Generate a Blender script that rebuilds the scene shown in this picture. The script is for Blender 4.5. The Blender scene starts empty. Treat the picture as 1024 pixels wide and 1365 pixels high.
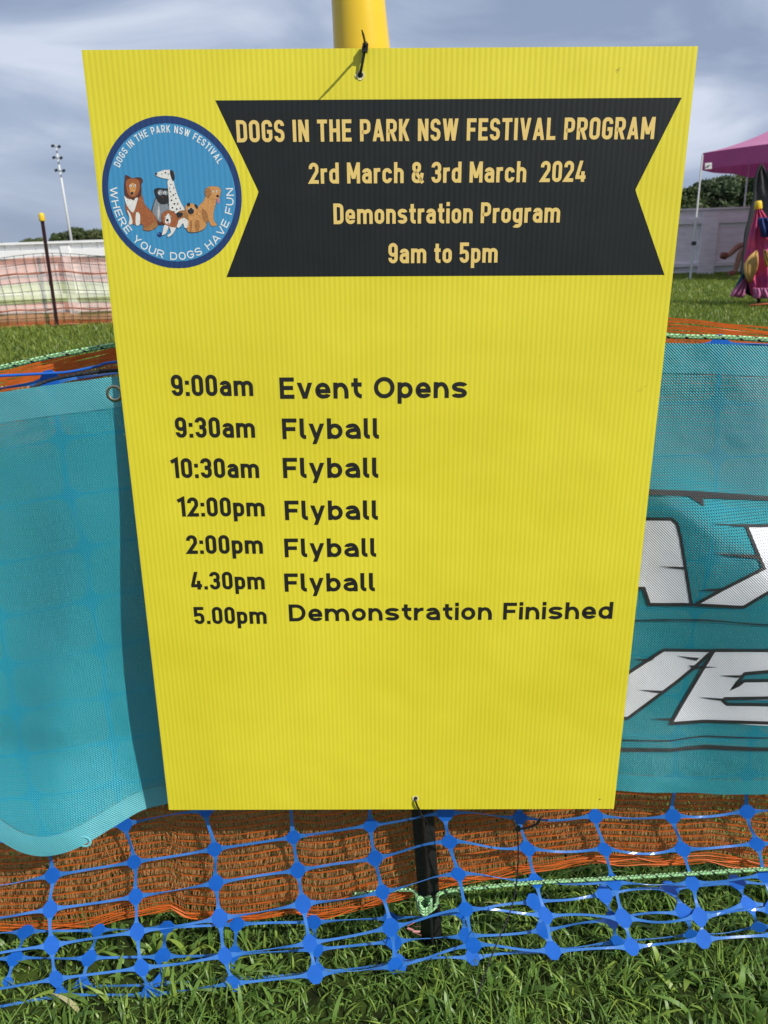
import bpy, math, random
import numpy as np
from mathutils import Vector, Matrix, noise
random.seed(7); rng = np.random.default_rng(7)
sc = bpy.context.scene
rad = math.radians

# ------------------------------------------------------------------ camera
F, CX, CY, H = 1025.0, 512.0, 682.5, 1.03
R = np.array([[0.9994540366753353, 0.03303980286530033, 0.0],
              [-0.010597949805566125, 0.3205879816183753, -0.9471594530498944],
              [-0.0312939616107742, 0.9466423387259195, 0.32076310651043555]])
cam_d = bpy.data.cameras.new("camera"); cam = bpy.data.objects.new("camera", cam_d)
sc.collection.objects.link(cam); sc.camera = cam
M4 = Matrix([list(R[0]) + [0], list(R[1]) + [0], list(R[2]) + [H], [0, 0, 0, 1]])
cam.matrix_world = M4
cam_d.sensor_fit = 'AUTO'; cam_d.sensor_width = 36; cam_d.lens = 36 * F / 1365
cam_d.clip_start = 0.05; cam_d.clip_end = 3000
cam_d.dof.use_dof = True; cam_d.dof.focus_distance = 0.9; cam_d.dof.aperture_fstop = 15

# ------------------------------------------------------------------ sky and sun
SUN_AZ, SUN_EL = 49.0, 39.0      # degrees to the right of straight behind the camera, elevation
sd = Vector((math.sin(rad(SUN_AZ)) * math.cos(rad(SUN_EL)), -math.cos(rad(SUN_AZ)) * math.cos(rad(SUN_EL)), math.sin(rad(SUN_EL))))
w = bpy.data.worlds.new("World"); sc.world = w; w.use_nodes = True
nt = w.node_tree; nt.nodes.clear()
def nd(t, typ, **k):
    n = t.nodes.new(typ)
    for a, b in k.items(): setattr(n, a, b)
    return n
out = nd(nt, 'ShaderNodeOutputWorld'); bg = nd(nt, 'ShaderNodeBackground'); bg.inputs[1].default_value = 0.1
sky = nd(nt, 'ShaderNodeTexSky', sky_type='NISHITA', sun_disc=False)
sky.sun_elevation = rad(SUN_EL); sky.sun_rotation = math.atan2(sd.x, sd.y); sky.air_density = 1.0; sky.dust_density = 1.5
tc = nd(nt, 'ShaderNodeTexCoord'); mp = nd(nt, 'ShaderNodeMapping'); mp.inputs['Scale'].default_value = (1.3, 1.3, 4.2)
mp.inputs['Rotation'].default_value = (0.12, 0.10, 0.3)
n1 = nd(nt, 'ShaderNodeTexNoise'); n1.inputs['Scale'].default_value = 2.3; n1.inputs['Detail'].default_value = 6; n1.inputs['Roughness'].default_value = .5
n1.inputs['Distortion'].default_value = .5
cr = nd(nt, 'ShaderNodeValToRGB')
cr.color_ramp.elements[0].position = .36; cr.color_ramp.elements[0].color = (2.8, 3.5, 5.0, 1)
cr.color_ramp.elements[1].position = .64; cr.color_ramp.elements[1].color = (6.4, 7.0, 8.3, 1)
e = cr.color_ramp.elements.new(.5); e.color = (4.0, 4.7, 6.2, 1)
n2 = nd(nt, 'ShaderNodeTexNoise'); n2.inputs['Scale'].default_value = 1.1; n2.inputs['Detail'].default_value = 4
mr = nd(nt, 'ShaderNodeMapRange'); mr.inputs[1].default_value = .3; mr.inputs[2].default_value = .6; mr.inputs[3].default_value = .72; mr.inputs[4].default_value = .97
mix = nd(nt, 'ShaderNodeMix', data_type='RGBA')
L = nt.links.new
L(tc.outputs['Generated'], mp.inputs[0]); L(mp.outputs[0], n1.inputs[0]); L(mp.outputs[0], n2.inputs[0])
L(n1.outputs[0], cr.inputs[0]); L(n2.outputs[0], mr.inputs[0]); L(mr.outputs[0], mix.inputs[0])
L(sky.outputs[0], mix.inputs[6]); L(cr.outputs[0], mix.inputs[7]); L(mix.outputs[2], bg.inputs[0]); L(bg.outputs[0], out.inputs[0])

sl = bpy.data.lights.new("sun", 'SUN'); sun = bpy.data.objects.new("sun", sl); sc.collection.objects.link(sun)
sl.energy = 4.1; sl.angle = rad(0.5); sl.color = (1, .955, .87)
sun.rotation_euler = (-sd).to_track_quat('-Z', 'Y').to_euler(); sun.location = (5, -5, 8)
vs = sc.view_settings; vs.view_transform = 'Standard'; vs.look = 'None'; vs.gamma = 1; vs.use_curve_mapping = False; vs.exposure = 0.08

# ------------------------------------------------------------------ helpers
def ray(px, py):
    return R @ np.array([(px - CX) / F, (CY - py) / F, -1.0])
def at(px, py, Y):
    r = ray(px, py); k = Y / r[1]
    return Vector((r[0] * k, Y, H + r[2] * k))
def hit(px, py, fn, y0=.9):
    y = y0
    for _ in range(12):
        p = at(px, py, y); y = fn(p.x, p.z)
    return at(px, py, y)
def gz(x, y):
    return 0.02 * max(0.0, min(y, 20.0) - 1.5)
def tag(o, label=None, cat=None, group=None, kind=None):
    if label: o['label'] = label
    if cat: o['category'] = cat
    if group: o['group'] = group
    if kind: o['kind'] = kind
    return o
def obj(name, verts, faces, mat, parent=None, smooth=False, uvs=None, solid=0, mats=None, fm=None, attr=None):
    me = bpy.data.meshes.new(name); me.from_pydata([tuple(v) for v in verts], [], faces); me.update()
    for m in (mats or [mat]): me.materials.append(m)
    if fm is not None: me.polygons.foreach_set('material_index', fm)
    if smooth: me.polygons.foreach_set('use_smooth', [True] * len(me.polygons))
    if uvs is not None:
        uv = me.uv_layers.new(name='UVMap'); li = np.zeros(len(me.loops), int); me.loops.foreach_get('vertex_index', li)
        uv.data.foreach_set('uv', np.asarray(uvs, float)[li].ravel())
    o = bpy.data.objects.new(name, me); sc.collection.objects.link(o)
    if parent: o.parent = parent
    if solid:
        md = o.modifiers.new('thickness', 'SOLIDIFY'); md.thickness = solid; md.offset = 0
    return o
def empty(name, loc=(0, 0, 0), label=None, cat=None, group=None):
    o = bpy.data.objects.new(name, None); sc.collection.objects.link(o); o.location = loc; o.empty_display_size = .1
    return tag(o, label, cat, group)
def big(name, co, quads, mat, parent=None, cols=None, smooth=False):
    """quick numpy mesh; quads (n,4)"""
    me = bpy.data.meshes.new(name); co = np.asarray(co, np.float32); q = np.asarray(quads, np.int32)
    me.vertices.add(len(co)); me.vertices.foreach_set('co', co.ravel())
    me.loops.add(q.size); me.loops.foreach_set('vertex_index', q.ravel())
    me.polygons.add(len(q)); me.polygons.foreach_set('loop_start', np.arange(len(q), dtype=np.int32) * q.shape[1])
    me.update(calc_edges=True); me.validate()
    if cols is not None:
        a = me.attributes.new('tint', 'FLOAT', 'POINT'); a.data.foreach_set('value', np.asarray(cols, np.float32))
    if smooth: me.polygons.foreach_set('use_smooth', [True] * len(me.polygons))
    me.materials.append(mat)
    o = bpy.data.objects.new(name, me); sc.collection.objects.link(o)
    if parent: o.parent = parent
    return o
class MB:
    def __init__(s): s.v = []; s.f = []; s.uv = []
    def add(s, v, f, uv=None):
        b = len(s.v); s.v += [tuple(a) for a in v]; s.f += [tuple(i + b for i in q) for q in f]
        s.uv += uv if uv else [(0, 0)] * len(v)
    def box(s, c, size, M=None):
        x, y, z = [a / 2 for a in size]
        v = [Vector((a * x, b * y, d * z)) for a in (-1, 1) for b in (-1, 1) for d in (-1, 1)]
        v = [(M @ p if M else p) + Vector(c) for p in v]
        s.add(v, [(0, 1, 3, 2), (4, 6, 7, 5), (0, 4, 5, 1), (2, 3, 7, 6), (0, 2, 6, 4), (1, 5, 7, 3)])
    def bar(s, a, b, wx, wy):
        a, b = Vector(a), Vector(b); d = b - a; q = d.to_track_quat('Z', 'Y').to_matrix()
        s.box((a + b) / 2, (wx, wy, d.length), q)
    def tube(s, pts, r, n=8, caps=True):
        pts = [Vector(p) for p in pts]; rs = r if isinstance(r, (list, tuple)) else [r] * len(pts)
        ln = 0; vs_, uv_ = [], []
        up = Vector((0, 0, 1))
        for i, p in enumerate(pts):
            d = (pts[min(i + 1, len(pts) - 1)] - pts[max(i - 1, 0)]).normalized()
            if i == 0:
                u = up if abs(d.z) < .9 else Vector((1, 0, 0))
                a = d.cross(u).normalized()
            else:
                a = (a - d * a.dot(d)).normalized(); ln += (p - pts[i - 1]).length
            b = d.cross(a)
            for k in range(n):
                t = 2 * math.pi * k / n
                vs_.append(p + (a * math.cos(t) + b * math.sin(t)) * rs[i]); uv_.append((ln, k / n))
        f = [(i * n + k, i * n + (k + 1) % n, (i + 1) * n + (k + 1) % n, (i + 1) * n + k) for i in range(len(pts) - 1) for k in range(n)]
        if caps: f += [tuple(range(n))[::-1], tuple((len(pts) - 1) * n + k for k in range(n))]
        s.add(vs_, f, uv_)
    def build(s, name, mat, parent=None, smooth=False, solid=0):
        return obj(name, s.v, s.f, mat, parent, smooth, s.uv, solid)
def smoothpts(pts, n=6):
    pts = [Vector(p) for p in pts]; P = [pts[0] * 2 - pts[1]] + pts + [pts[-1] * 2 - pts[-2]]; o = []
    for i in range(1, len(P) - 2):
        for k in range(n):
            t = k / n; a, b, c, d = P[i - 1:i + 3]
            o.append(.5 * ((2 * b) + (c - a) * t + (2 * a - 5 * b + 4 * c - d) * t * t + (3 * b - a - 3 * c + d) * t ** 3))
    return o + [pts[-1]]
def closed_smooth(pts, n=5):
    pts = [Vector((p[0], p[1], 0)) for p in pts]; m = len(pts); o = []
    for i in range(m):
        a, b, c, d = pts[i - 1], pts[i], pts[(i + 1) % m], pts[(i + 2) % m]
        for k in range(n):
            t = k / n
            o.append(.5 * ((2 * b) + (c - a) * t + (2 * a - 5 * b + 4 * c - d) * t * t + (3 * b - a - 3 * c + d) * t ** 3))
    return [(p.x, p.y) for p in o]

def mat(name, col, rough=.6, spec=.5, metal=0, bump=0, bscale=200, var=0, vscale=8, trans=0, coat=0, sss=0, darker=None, stretch=None):
    m = bpy.data.materials.new(name); m.use_nodes = True; t = m.node_tree; b = t.nodes['Principled BSDF']
    b.inputs['Base Color'].default_value = (*col, 1); b.inputs['Roughness'].default_value = rough
    b.inputs['Specular IOR Level'].default_value = spec; b.inputs['Metallic'].default_value = metal
    b.inputs['Coat Weight'].default_value = coat
    tcn = nd(t, 'ShaderNodeTexCoord'); src = tcn.outputs['Object']
    if stretch:
        mpn = nd(t, 'ShaderNodeMapping'); mpn.inputs['Scale'].default_value = stretch; t.links.new(src, mpn.inputs[0]); src = mpn.outputs[0]
    if var:
        n = nd(t, 'ShaderNodeTexNoise'); n.inputs['Scale'].default_value = vscale; n.inputs['Detail'].default_value = 6
        r = nd(t, 'ShaderNodeMapRange'); r.inputs[1].default_value = .3; r.inputs[2].default_value = .7; r.inputs[3].default_value = 0; r.inputs[4].default_value = 1
        x = nd(t, 'ShaderNodeMix', data_type='RGBA'); dk = darker or tuple(c * (1 - var) for c in col)
        x.inputs[6].default_value = (*dk, 1); x.inputs[7].default_value = (*[min(1, c * (1 + var * .3)) for c in col], 1)
        t.links.new(src, n.inputs[0]); t.links.new(n.outputs[0], r.inputs[0]); t.links.new(r.outputs[0], x.inputs[0]); t.links.new(x.outputs[2], b.inputs[0])
    if bump:
        n = nd(t, 'ShaderNodeTexNoise'); n.inputs['Scale'].default_value = bscale; n.inputs['Detail'].default_value = 4
        bm = nd(t, 'ShaderNodeBump'); bm.inputs['Strength'].default_value = bump; bm.inputs['Distance'].default_value = .01
        t.links.new(src, n.inputs[0]); t.links.new(n.outputs[0], bm.inputs['Height']); t.links.new(bm.outputs[0], b.inputs['Normal'])
    if trans:
        tl = nd(t, 'ShaderNodeBsdfTranslucent'); tl.inputs[0].default_value = (*col, 1); mx = nd(t, 'ShaderNodeMixShader'); mx.inputs[0].default_value = trans
        o = t.nodes['Material Output']; t.links.new(b.outputs[0], mx.inputs[1]); t.links.new(tl.outputs[0], mx.inputs[2]); t.links.new(mx.outputs[0], o.inputs[0])
        if var: t.links.new(x.outputs[2], tl.inputs[0])
    return m

# ------------------------------------------------------------------ ground
def ground_material():
    m = bpy.data.materials.new('turf_soil'); m.use_nodes = True; t = m.node_tree; b = t.nodes['Principled BSDF']; b.inputs['Roughness'].default_value = .95
    b.inputs['Specular IOR Level'].default_value = .1
    tcn = nd(t, 'ShaderNodeTexCoord'); n = nd(t, 'ShaderNodeTexNoise'); n.inputs['Scale'].default_value = 22; n.inputs['Detail'].default_value = 8
    c = nd(t, 'ShaderNodeValToRGB'); c.color_ramp.elements[0].position = .35; c.color_ramp.elements[0].color = (.018, .024, .008, 1)
    c.color_ramp.elements[1].position = .7; c.color_ramp.elements[1].color = (.07, .11, .02, 1)
    n3 = nd(t, 'ShaderNodeTexNoise'); n3.inputs['Scale'].default_value = .6; n3.inputs['Detail'].default_value = 5
    x = nd(t, 'ShaderNodeMix', data_type='RGBA'); x.blend_type = 'MULTIPLY'; x.inputs[0].default_value = .5
    bm = nd(t, 'ShaderNodeBump'); bm.inputs['Strength'].default_value = .6; bm.inputs['Distance'].default_value = .02
    l = t.links.new; l(tcn.outputs['Object'], n.inputs[0]); l(n.outputs[0], c.inputs[0]); l(tcn.outputs['Object'], n3.inputs[0])
    l(c.outputs[0], x.inputs[6]); l(n3.outputs[0], x.inputs[7]); l(x.outputs[2], b.inputs[0]); l(n.outputs[0], bm.inputs['Height']); l(bm.outputs[0], b.inputs['Normal'])
    return m
xs = [-1500, -400, -100, -30, -15, -8, -4, -2, -1, 0, 1, 2, 4, 8, 15, 30, 100, 400, 1500]
ys = [-1500, -300, -50, -10, -3, 0, 1, 1.5, 2, 3, 5, 8, 12, 16, 20, 30, 60, 150, 500, 2500]
gv = [(x, y, gz(x, y)) for y in ys for x in xs]
gf = [(j * len(xs) + i, j * len(xs) + i + 1, (j + 1) * len(xs) + i + 1, (j + 1) * len(xs) + i) for j in range(len(ys) - 1) for i in range(len(xs) - 1)]
tag(obj('ground', gv, gf, ground_material()), 'grassy field the sign and fences stand on', None, None, 'structure')

# ------------------------------------------------------------------ grass
def grass_mat(name, c0, c1, c2):
    m = bpy.data.materials.new(name); m.use_nodes = True; t = m.node_tree; b = t.nodes['Principled BSDF']
    a = nd(t, 'ShaderNodeAttribute', attribute_name='tint'); c = nd(t, 'ShaderNodeValToRGB')
    c.color_ramp.elements[0].color = (*c0, 1); c.color_ramp.elements[1].color = (*c2, 1); c.color_ramp.elements[1].position = .96
    q = c.color_ramp.elements.new(.5); q.color = (*c1, 1)
    q = c.color_ramp.elements.new(.9); q.color = (c1[0] * 1.7, c1[1] * 1.3, c1[2], 1)
    b.inputs['Roughness'].default_value = .42; b.inputs['Specular IOR Level'].default_value = .55
    tl = nd(t, 'ShaderNodeBsdfTranslucent'); mx = nd(t, 'ShaderNodeMixShader'); mx.inputs[0].default_value = .42
    l = t.links.new; l(a.outputs['Fac'], c.inputs[0]); l(c.outputs[0], b.inputs[0]); l(c.outputs[0], tl.inputs[0])
    l(b.outputs[0], mx.inputs[1]); l(tl.outputs[0], mx.inputs[2]); l(mx.outputs[0], t.nodes['Material Output'].inputs[0])
    return m
G_NEAR = grass_mat('grass_blade', (.08, .145, .026), (.21, .37, .075), (.60, .56, .30))
G_FAR = grass_mat('field_grass', (.11, .17, .022), (.21, .30, .045), (.36, .37, .12))
def blades(name, x, y, hgt, wid, segs, material, lean=.6, seed=1, oval=False):
    r = np.random.default_rng(seed); n = len(x)
    z0 = 0.02 * np.maximum(0, np.minimum(y, 20) - 1.5)
    th = r.uniform(0, 2 * np.pi, n); ln = r.uniform(.1, 1, n) ** 1.0 * lean
    dx, dy = np.cos(th), np.sin(th)
    fa = th + np.pi / 2 + r.normal(0, .5, n); wx, wy = np.cos(fa), np.sin(fa)
    co = np.zeros((n, segs + 1, 2, 3)); 
    for k in range(segs + 1):
        t = k / segs
        hor = ln * hgt * (t ** 1.8) * 1.25; ver = hgt * (t - .42 * ln * t * t * t)
        ww = wid * (.5 * math.sin(math.pi * min(1, .12 + t * .88)) ** .7 if oval else .5 * (1 - t ** 1.6) * (.75 + .5 * t))
        if k == segs: ww = ww * 0 + wid * .02
        cx_, cy_, cz_ = x + dx * hor, y + dy * hor, z0 + ver - .004
        co[:, k, 0] = np.stack([cx_ - wx * ww, cy_ - wy * ww, cz_], 1); co[:, k, 1] = np.stack([cx_ + wx * ww, cy_ + wy * ww, cz_], 1)
    base = (np.arange(n) * (segs + 1) * 2)[:, None]
    q = np.concatenate([base + np.array([[2 * k, 2 * k + 1, 2 * k + 3, 2 * k + 2]]) for k in range(segs)], 0)
    tint = np.repeat(np.clip(r.beta(2.2, 2.6, n), 0, 1), (segs + 1) * 2)
    return big(name, co.reshape(-1, 3), q, material, cols=tint, smooth=True)
def clump(x, y, s=1.0):
    return np.array([noise.noise(Vector((a * 6 * s, b * 6 * s, 0))) for a, b in zip(x, y)])
n = 52000; x = rng.uniform(-1.0, 1.0, n); y = .5 + rng.uniform(0, 1, n) ** 1.3 * 1.2
k = clump(x, y); hh = (rng.gamma(5, .0082, n) + .012) * (1 + .9 * k)
trample = np.clip((y - .70) / .08, 0, 1) * np.clip((1.02 - y) / .05, 0, 1)
hh *= 1 - .58 * trample
g1 = blades('near_grass', x, y, hh, rng.uniform(.0022, .0056, n), 5, G_NEAR, 1.15, 2)
tag(g1, 'thick tangled green grass under the netting in the foreground', 'grass', None, 'stuff')
n = 4200; x = rng.uniform(-1.0, 1.0, n); y = .5 + rng.uniform(0, 1, n) ** 1.3 * 1.1; k = clump(x + 9, y); s = (k > -.08); x, y = x[s], y[s]; n = len(x)
g2 = blades('broad_leaf_weeds', x, y, rng.uniform(.022, .048, n), rng.uniform(.005, .010, n), 6, G_NEAR, 1.15, 3, True)
tag(g2, 'broad leaved lawn weeds growing among the foreground grass', 'weeds', None, 'stuff')
def wedge(n, y0, y1, pw=1.0):
    y = y0 + (y1 - y0) * rng.uniform(0, 1, n) ** pw; side = rng.random(n) < .5
    x = np.where(side, -rng.uniform(.26, .62, n) * y, rng.uniform(.30, .62, n) * y)
    return x, y
x, y = wedge(70000, 1.5, 6, 1.2); g3 = ('a', x, y)
xa, ya = wedge(110000, 6, 20, .9); x = np.concatenate([x, xa]); y = np.concatenate([y, ya]); n = len(x)
g3 = blades('field_grass', x, y, rng.uniform(.025, .06, n) * (1 + .04 * y), (.003 + .0011 * y) * rng.uniform(.7, 1.3, n), 2, G_FAR, .7, 5)
tag(g3, 'mown grass of the field behind the banners', 'grass', None, 'stuff')

# ------------------------------------------------------------------ THE SIGN BOARD
p6 = [8.23922547e-03, 8.53310600e-01, 7.67347107e-01, -2.53857950e-04, 2.64090018e-02, -1.29512131e-02]
MB4 = Matrix.Translation(p6[:3]) @ Matrix.Rotation(p6[5], 4, 'Z') @ Matrix.Rotation(p6[4], 4, 'Y') @ Matrix.Rotation(p6[3], 4, 'X')
MBi = MB4.inverted()
def loc(px, py):
    """picture point -> (u, v) on the front of the board"""
    o = MBi @ Vector((0, 0, H)); d = MBi.to_3x3() @ Vector(ray(px, py)); k = -o.y / d.y
    return (o.x + d.x * k, o.z + d.z * k)
def yellow():
    m = bpy.data.materials.new('yellow_corflute'); m.use_nodes = True; t = m.node_tree; b = t.nodes['Principled BSDF']
    tcn = nd(t, 'ShaderNodeTexCoord'); l = t.links.new
    n = nd(t, 'ShaderNodeTexNoise'); n.inputs['Scale'].default_value = 5; n.inputs['Detail'].default_value = 8
    c = nd(t, 'ShaderNodeValToRGB'); c.color_ramp.elements[0].position = .35; c.color_ramp.elements[0].color = (.70, .61, .03, 1)
    c.color_ramp.elements[1].position = .68; c.color_ramp.elements[1].color = (.77, .68, .042, 1)
    l(tcn.outputs['Object'], n.inputs[0]); l(n.outputs[0], c.inputs[0])
    # sparse dark specks and faint scuffs
    v = nd(t, 'ShaderNodeTexVoronoi'); v.inputs['Scale'].default_value = 13; l(tcn.outputs['Object'], v.inputs[0])
    ma = nd(t, 'ShaderNodeMath', operation='LESS_THAN'); ma.inputs[1].default_value = .016; l(v.outputs['Distance'], ma.inputs[0])
    x = nd(t, 'ShaderNodeMix', data_type='RGBA'); x.inputs[7].default_value = (.18, .14, .03, 1)
    l(ma.outputs[0], x.inputs[0]); l(c.outputs[0], x.inputs[6]); l(x.outputs[2], b.inputs[0])
    n2 = nd(t, 'ShaderNodeTexNoise'); n2.inputs['Scale'].default_value = 18; n2.inputs['Detail'].default_value = 7; l(tcn.outputs['Object'], n2.inputs[0])
    r = nd(t, 'ShaderNodeMapRange'); r.inputs[3].default_value = .36; r.inputs[4].default_value = .56; l(n2.outputs[0], r.inputs[0]); l(r.outputs[0], b.inputs['Roughness'])
    b.inputs['Specular IOR Level'].default_value = .45
    n5 = nd(t, 'ShaderNodeTexNoise'); n5.inputs['Scale'].default_value = 3.5; n5.inputs['Detail'].default_value = 3; l(tcn.outputs['Object'], n5.inputs[0])
    b5 = nd(t, 'ShaderNodeBump'); b5.inputs['Strength'].default_value = .35; b5.inputs['Distance'].default_value = .02; l(n5.outputs[0], b5.inputs['Height']); l(b5.outputs[0], b.inputs['Normal'])
    return m
M_YEL = yellow()
sign = empty('sign_board', (0, 0, 0), 'upright yellow corrugated plastic program sign tied to the picket in front of the banners', 'sign')
sign.matrix_world = MB4
PITCH = .00545
def flute(u):
    s = math.cos(2 * math.pi * (u + .3) / PITCH)
    return .00010 * (s if s > -.3 else -.3 + (s + .3) * .4) 
# front sheet, back sheet and the flute edges
NU = int(.6 / PITCH * 8); us = [-.3 + .6 * i / NU for i in range(NU + 1)]
bow = lambda u, v: 0.0
v_, f_ = [], []
rows = [-.45, -.15, .15, .45]
for v in rows:
    for u in us: v_.append((u, flute(u), v))
W_ = NU + 1
f_ = [(j * W_ + i, j * W_ + i + 1, (j + 1) * W_ + i + 1, (j + 1) * W_ + i) for j in range(3) for i in range(NU)]
obj('front_sheet', v_, f_, M_YEL, sign, True)
obj('back_sheet', [(-.3, .005, -.45), (.3, .005, -.45), (.3, .005, .45), (-.3, .005, .45)], [(0, 3, 2, 1)], M_YEL, sign)
for s in (-1, 1):
    m = MB(); m.box((s * .2998, .0026, 0), (.0004, .0042, .9)); m.build('side_edge', M_YEL, sign)
m = MB()
for i in range(int(.6 / PITCH)):
    u = -.3 + PITCH * (i + .5)
    m.box((u, .0026, 0), (.0004, .0042, .8996))
tag(m.build('flute_wall', M_YEL, sign), kind='stuff')

M_BLK = mat('black_print', (.013, .013, .011), .5)
M_CREAM = mat('cream_print', (.78, .56, .17), .5)
M_RIB = mat('charcoal_print', (.015, .018, .018), .45, spec=.3, var=.15, vscale=30)
M_RING = mat('navy_print', (.014, .045, .15), .45)
M_DISC = mat('sky_blue_print', (.05, .27, .50), .45)
M_WHT = mat('white_print', (.78, .8, .78), .5)
def sheet(name, vtop, vbot, xl, xr, lift, material, parent, nr=60, nc=700):
    v_, f_ = [], []
    for j in range(nr + 1):
        v = vbot + (vtop - vbot) * j / nr; a, b = xl(v), xr(v)
        for i in range(nc + 1):
            u = a + (b - a) * i / nc; v_.append((u, flute(u) - lift, v))
    W = nc + 1
    f_ = [(j * W + i, j * W + i + 1, (j + 1) * W + i + 1, (j + 1) * W + i) for j in range(nr) for i in range(nc)]
    return obj(name, v_, f_, material, parent, True)
tl, tr, br_, bl_ = loc(287, 134), loc(909, 130), loc(886, 366), loc(302, 370)
nl, nr_ = loc(345, 257), loc(847, 252)
vt, vb = (tl[1] + tr[1]) / 2, (bl_[1] + br_[1]) / 2; vm = (nl[1] + nr_[1]) / 2
tlx, trx, blx, brx = tl[0], tr[0], bl_[0], br_[0]
def lx(v): return nl[0] + (tlx - nl[0]) * (v - vm) / (vt - vm) if v > vm else nl[0] + (blx - nl[0]) * (vm - v) / (vm - vb)
def rx(v): return nr_[0] + (trx - nr_[0]) * (v - vm) / (vt - vm) if v > vm else nr_[0] + (brx - nr_[0]) * (vm - v) / (vm - vb)
rib = sheet('header_ribbon', vt, vb, lx, rx, .00006, M_RIB, sign)

# ---- stroke lettering
def rp(pts, closed=False, n=7):
    o = []; m = len(pts)
    for i, p in enumerate(pts):
        x, y = p[0], p[1]; r = p[2] if len(p) > 2 else 0
        if r <= 1e-6 or (not closed and i in (0, m - 1)): o.append((x, y)); continue
        a = Vector(pts[i - 1][:2]); b = Vector((x, y)); c = Vector(pts[(i + 1) % m][:2])
        d1, d2 = (a - b), (c - b)
        fa_ = len(pts[i - 1]) > 2 and pts[i - 1][2]; fc_ = len(pts[(i + 1) % m]) > 2 and pts[(i + 1) % m][2]
        leg = r / math.tan(d1.angle(d2) / 2)
        l1 = min(leg, d1.length * (.5 if fa_ else 1)); l2 = min(leg, d2.length * (.5 if fc_ else 1))
        p0 = b + d1.normalized() * l1; p1 = b + d2.normalized() * l2
        for k in range(n + 1):
            t = k / n; c0 = p0.lerp(b, .56); c1 = p1.lerp(b, .56)
            q = p0 * (1 - t) ** 3 + c0 * 3 * t * (1 - t) ** 2 + c1 * 3 * t * t * (1 - t) + p1 * t ** 3
            o.append((q.x, q.y))
    return o
def glyph(ch, W, t, xh):
    h = t / 2; X0 = h; w = W; X1 = w - h; wide = xh > .74; r = .40 if wide else (w - t) / 2; XT = xh - h; B = h; T = 1 - h; xm = w / 2
    P = lambda *p, c=False: ('p', rp(p, c), c)
    D = lambda x0, y0, x1, y1, k=1.0: ('d', x0, y0, x1, y1, k)
    bowl = lambda a, b, y0, y1: P((a, y0, r), (b, y0, r), (b, y1, r), (a, y1, r), c=True)
    if ch == ' ': return w * .42, []
    if ch in 'oO0': 
        top = XT if ch == 'o' else T
        if ch == 'O': X1 = w * (1.36 if wide else 1.06) - h
        return X1 + h, [bowl(X0, X1, B, top)]
    if ch == 'a': return w, [P((X0 + .01, xh * .72), (X0, XT, r), (X1, XT, r), (X1, 0)), P((X1, xh * .58), (X0, xh * .58, r * .9), (X0, B, r * .9), (X1, B, r * .9), (X1, xh * .35))]
    if ch == 'b': return w, [('p', [(X0, 0), (X0, 1)], False), bowl(X0, X1, B, XT)]
    if ch == 'c': return w, [P((X1, xh * .66), (X1, XT, r), (X0, XT, r), (X0, B, r), (X1, B, r), (X1, xh * .34))]
    if ch == 'd': return w, [('p', [(X1, 0), (X1, 1)], False), bowl(X0, X1, B, XT)]
    if ch == 'e': return w, [P((X0, xh * .47), (X1, xh * .47), (X1, XT, r), (X0, XT, r), (X0, B, r), (X1, B, r), (X1, xh * .27))]
    if ch == 'g': return w, [bowl(X0, X1, B, XT), P((X1, xh), (X1, -.24 + h, r), (X0, -.24 + h, r), (X0, -.13))]
    if ch == 'h': return w, [('p', [(X0, 0), (X0, 1)], False), P((X0, xh * .5), (X0, XT, r), (X1, XT, r), (X1, 0))]
    if ch == 'i': return t, [('p', [(h, 0), (h, xh)], False), ('p', [(h, 1 - t * .95), (h, 1.03)], False)]
    if ch == 'l': return t * 1.5, [P((h, 1), (h, B, t * .8), (t * 1.5, B))]
    if ch == 'm':
        X2 = 2 * X1 - X0
        return X2 + h, [('p', [(X0, 0), (X0, xh)], False), P((X0, xh * .5), (X0, XT, r), (X1, XT, r), (X1, 0)), P((X1, xh * .5), (X1, XT, r), (X2, XT, r), (X2, 0))]
    if ch == 'n': return w, [('p', [(X0, 0), (X0, xh)], False), P((X0, xh * .5), (X0, XT, r), (X1, XT, r), (X1, 0))]
    if ch == 'p': return w, [('p', [(X0, -.26), (X0, xh)], False), bowl(X0, X1, B, XT)]
    if ch == 'r': return w * .68, [('p', [(X0, 0), (X0, xh)], False), P((X0, xh * .45), (X0, XT, r), (w * .68, XT + .01))]
    if ch in 'sS':
        if ch == 'S': top, a, b = T, .70, .30; w *= 1.0; X1 = w - h
        else: top, a, b = XT, xh * .72, xh * .28
        m1 = (top + B) / 2
        return w, [P((X1, a + .03), (X1, top, r), (X0, top, r), (X0, m1 + .03, r), (X1, m1 - .03, r), (X1, B, r), (X0, B, r), (X0, b - .03))]
    if ch == 't': return w * .68, [P((w * .22 + h * .5, .95), (w * .22 + h * .5, B, r * .8), (w * .68, B)), ('p', [(0, XT), (w * .68, XT)], False)]
    if ch == 'v': return w, [D(h, xh, xm, 0), D(w - h, xh, xm, 0)]
    if ch == 'y': return w, [D(h, xh, xm, 0), D(w - h, xh, w * .34, -.25)]
    if ch == '1': return w * .68, [P((w * .02, .80), (w * .68 - h, .985 - h * .6), (w * .68 - h, 0))]
    if ch == '2': return w, [P((X0, .70), (X0, T, r), (X1, T, r), (X1, .58, r * .6), (X0 + .0, B), (w, B))]
    if ch == '3': return w, [P((X0, .74), (X0, T, r), (X1, T, r), (X1, .53, r * .8), (w * .38, .53)), P((w * .38, .5), (X1, .5, r * .8), (X1, B, r), (X0, B, r), (X0, .28))]
    if ch == '4': return w * 1.05, [D(w * .55, 1, h, .26), ('p', [(0, .22), (w * 1.05, .22)], False), ('p', [(w * .76, 0), (w * .76, .5)], False)]
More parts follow.
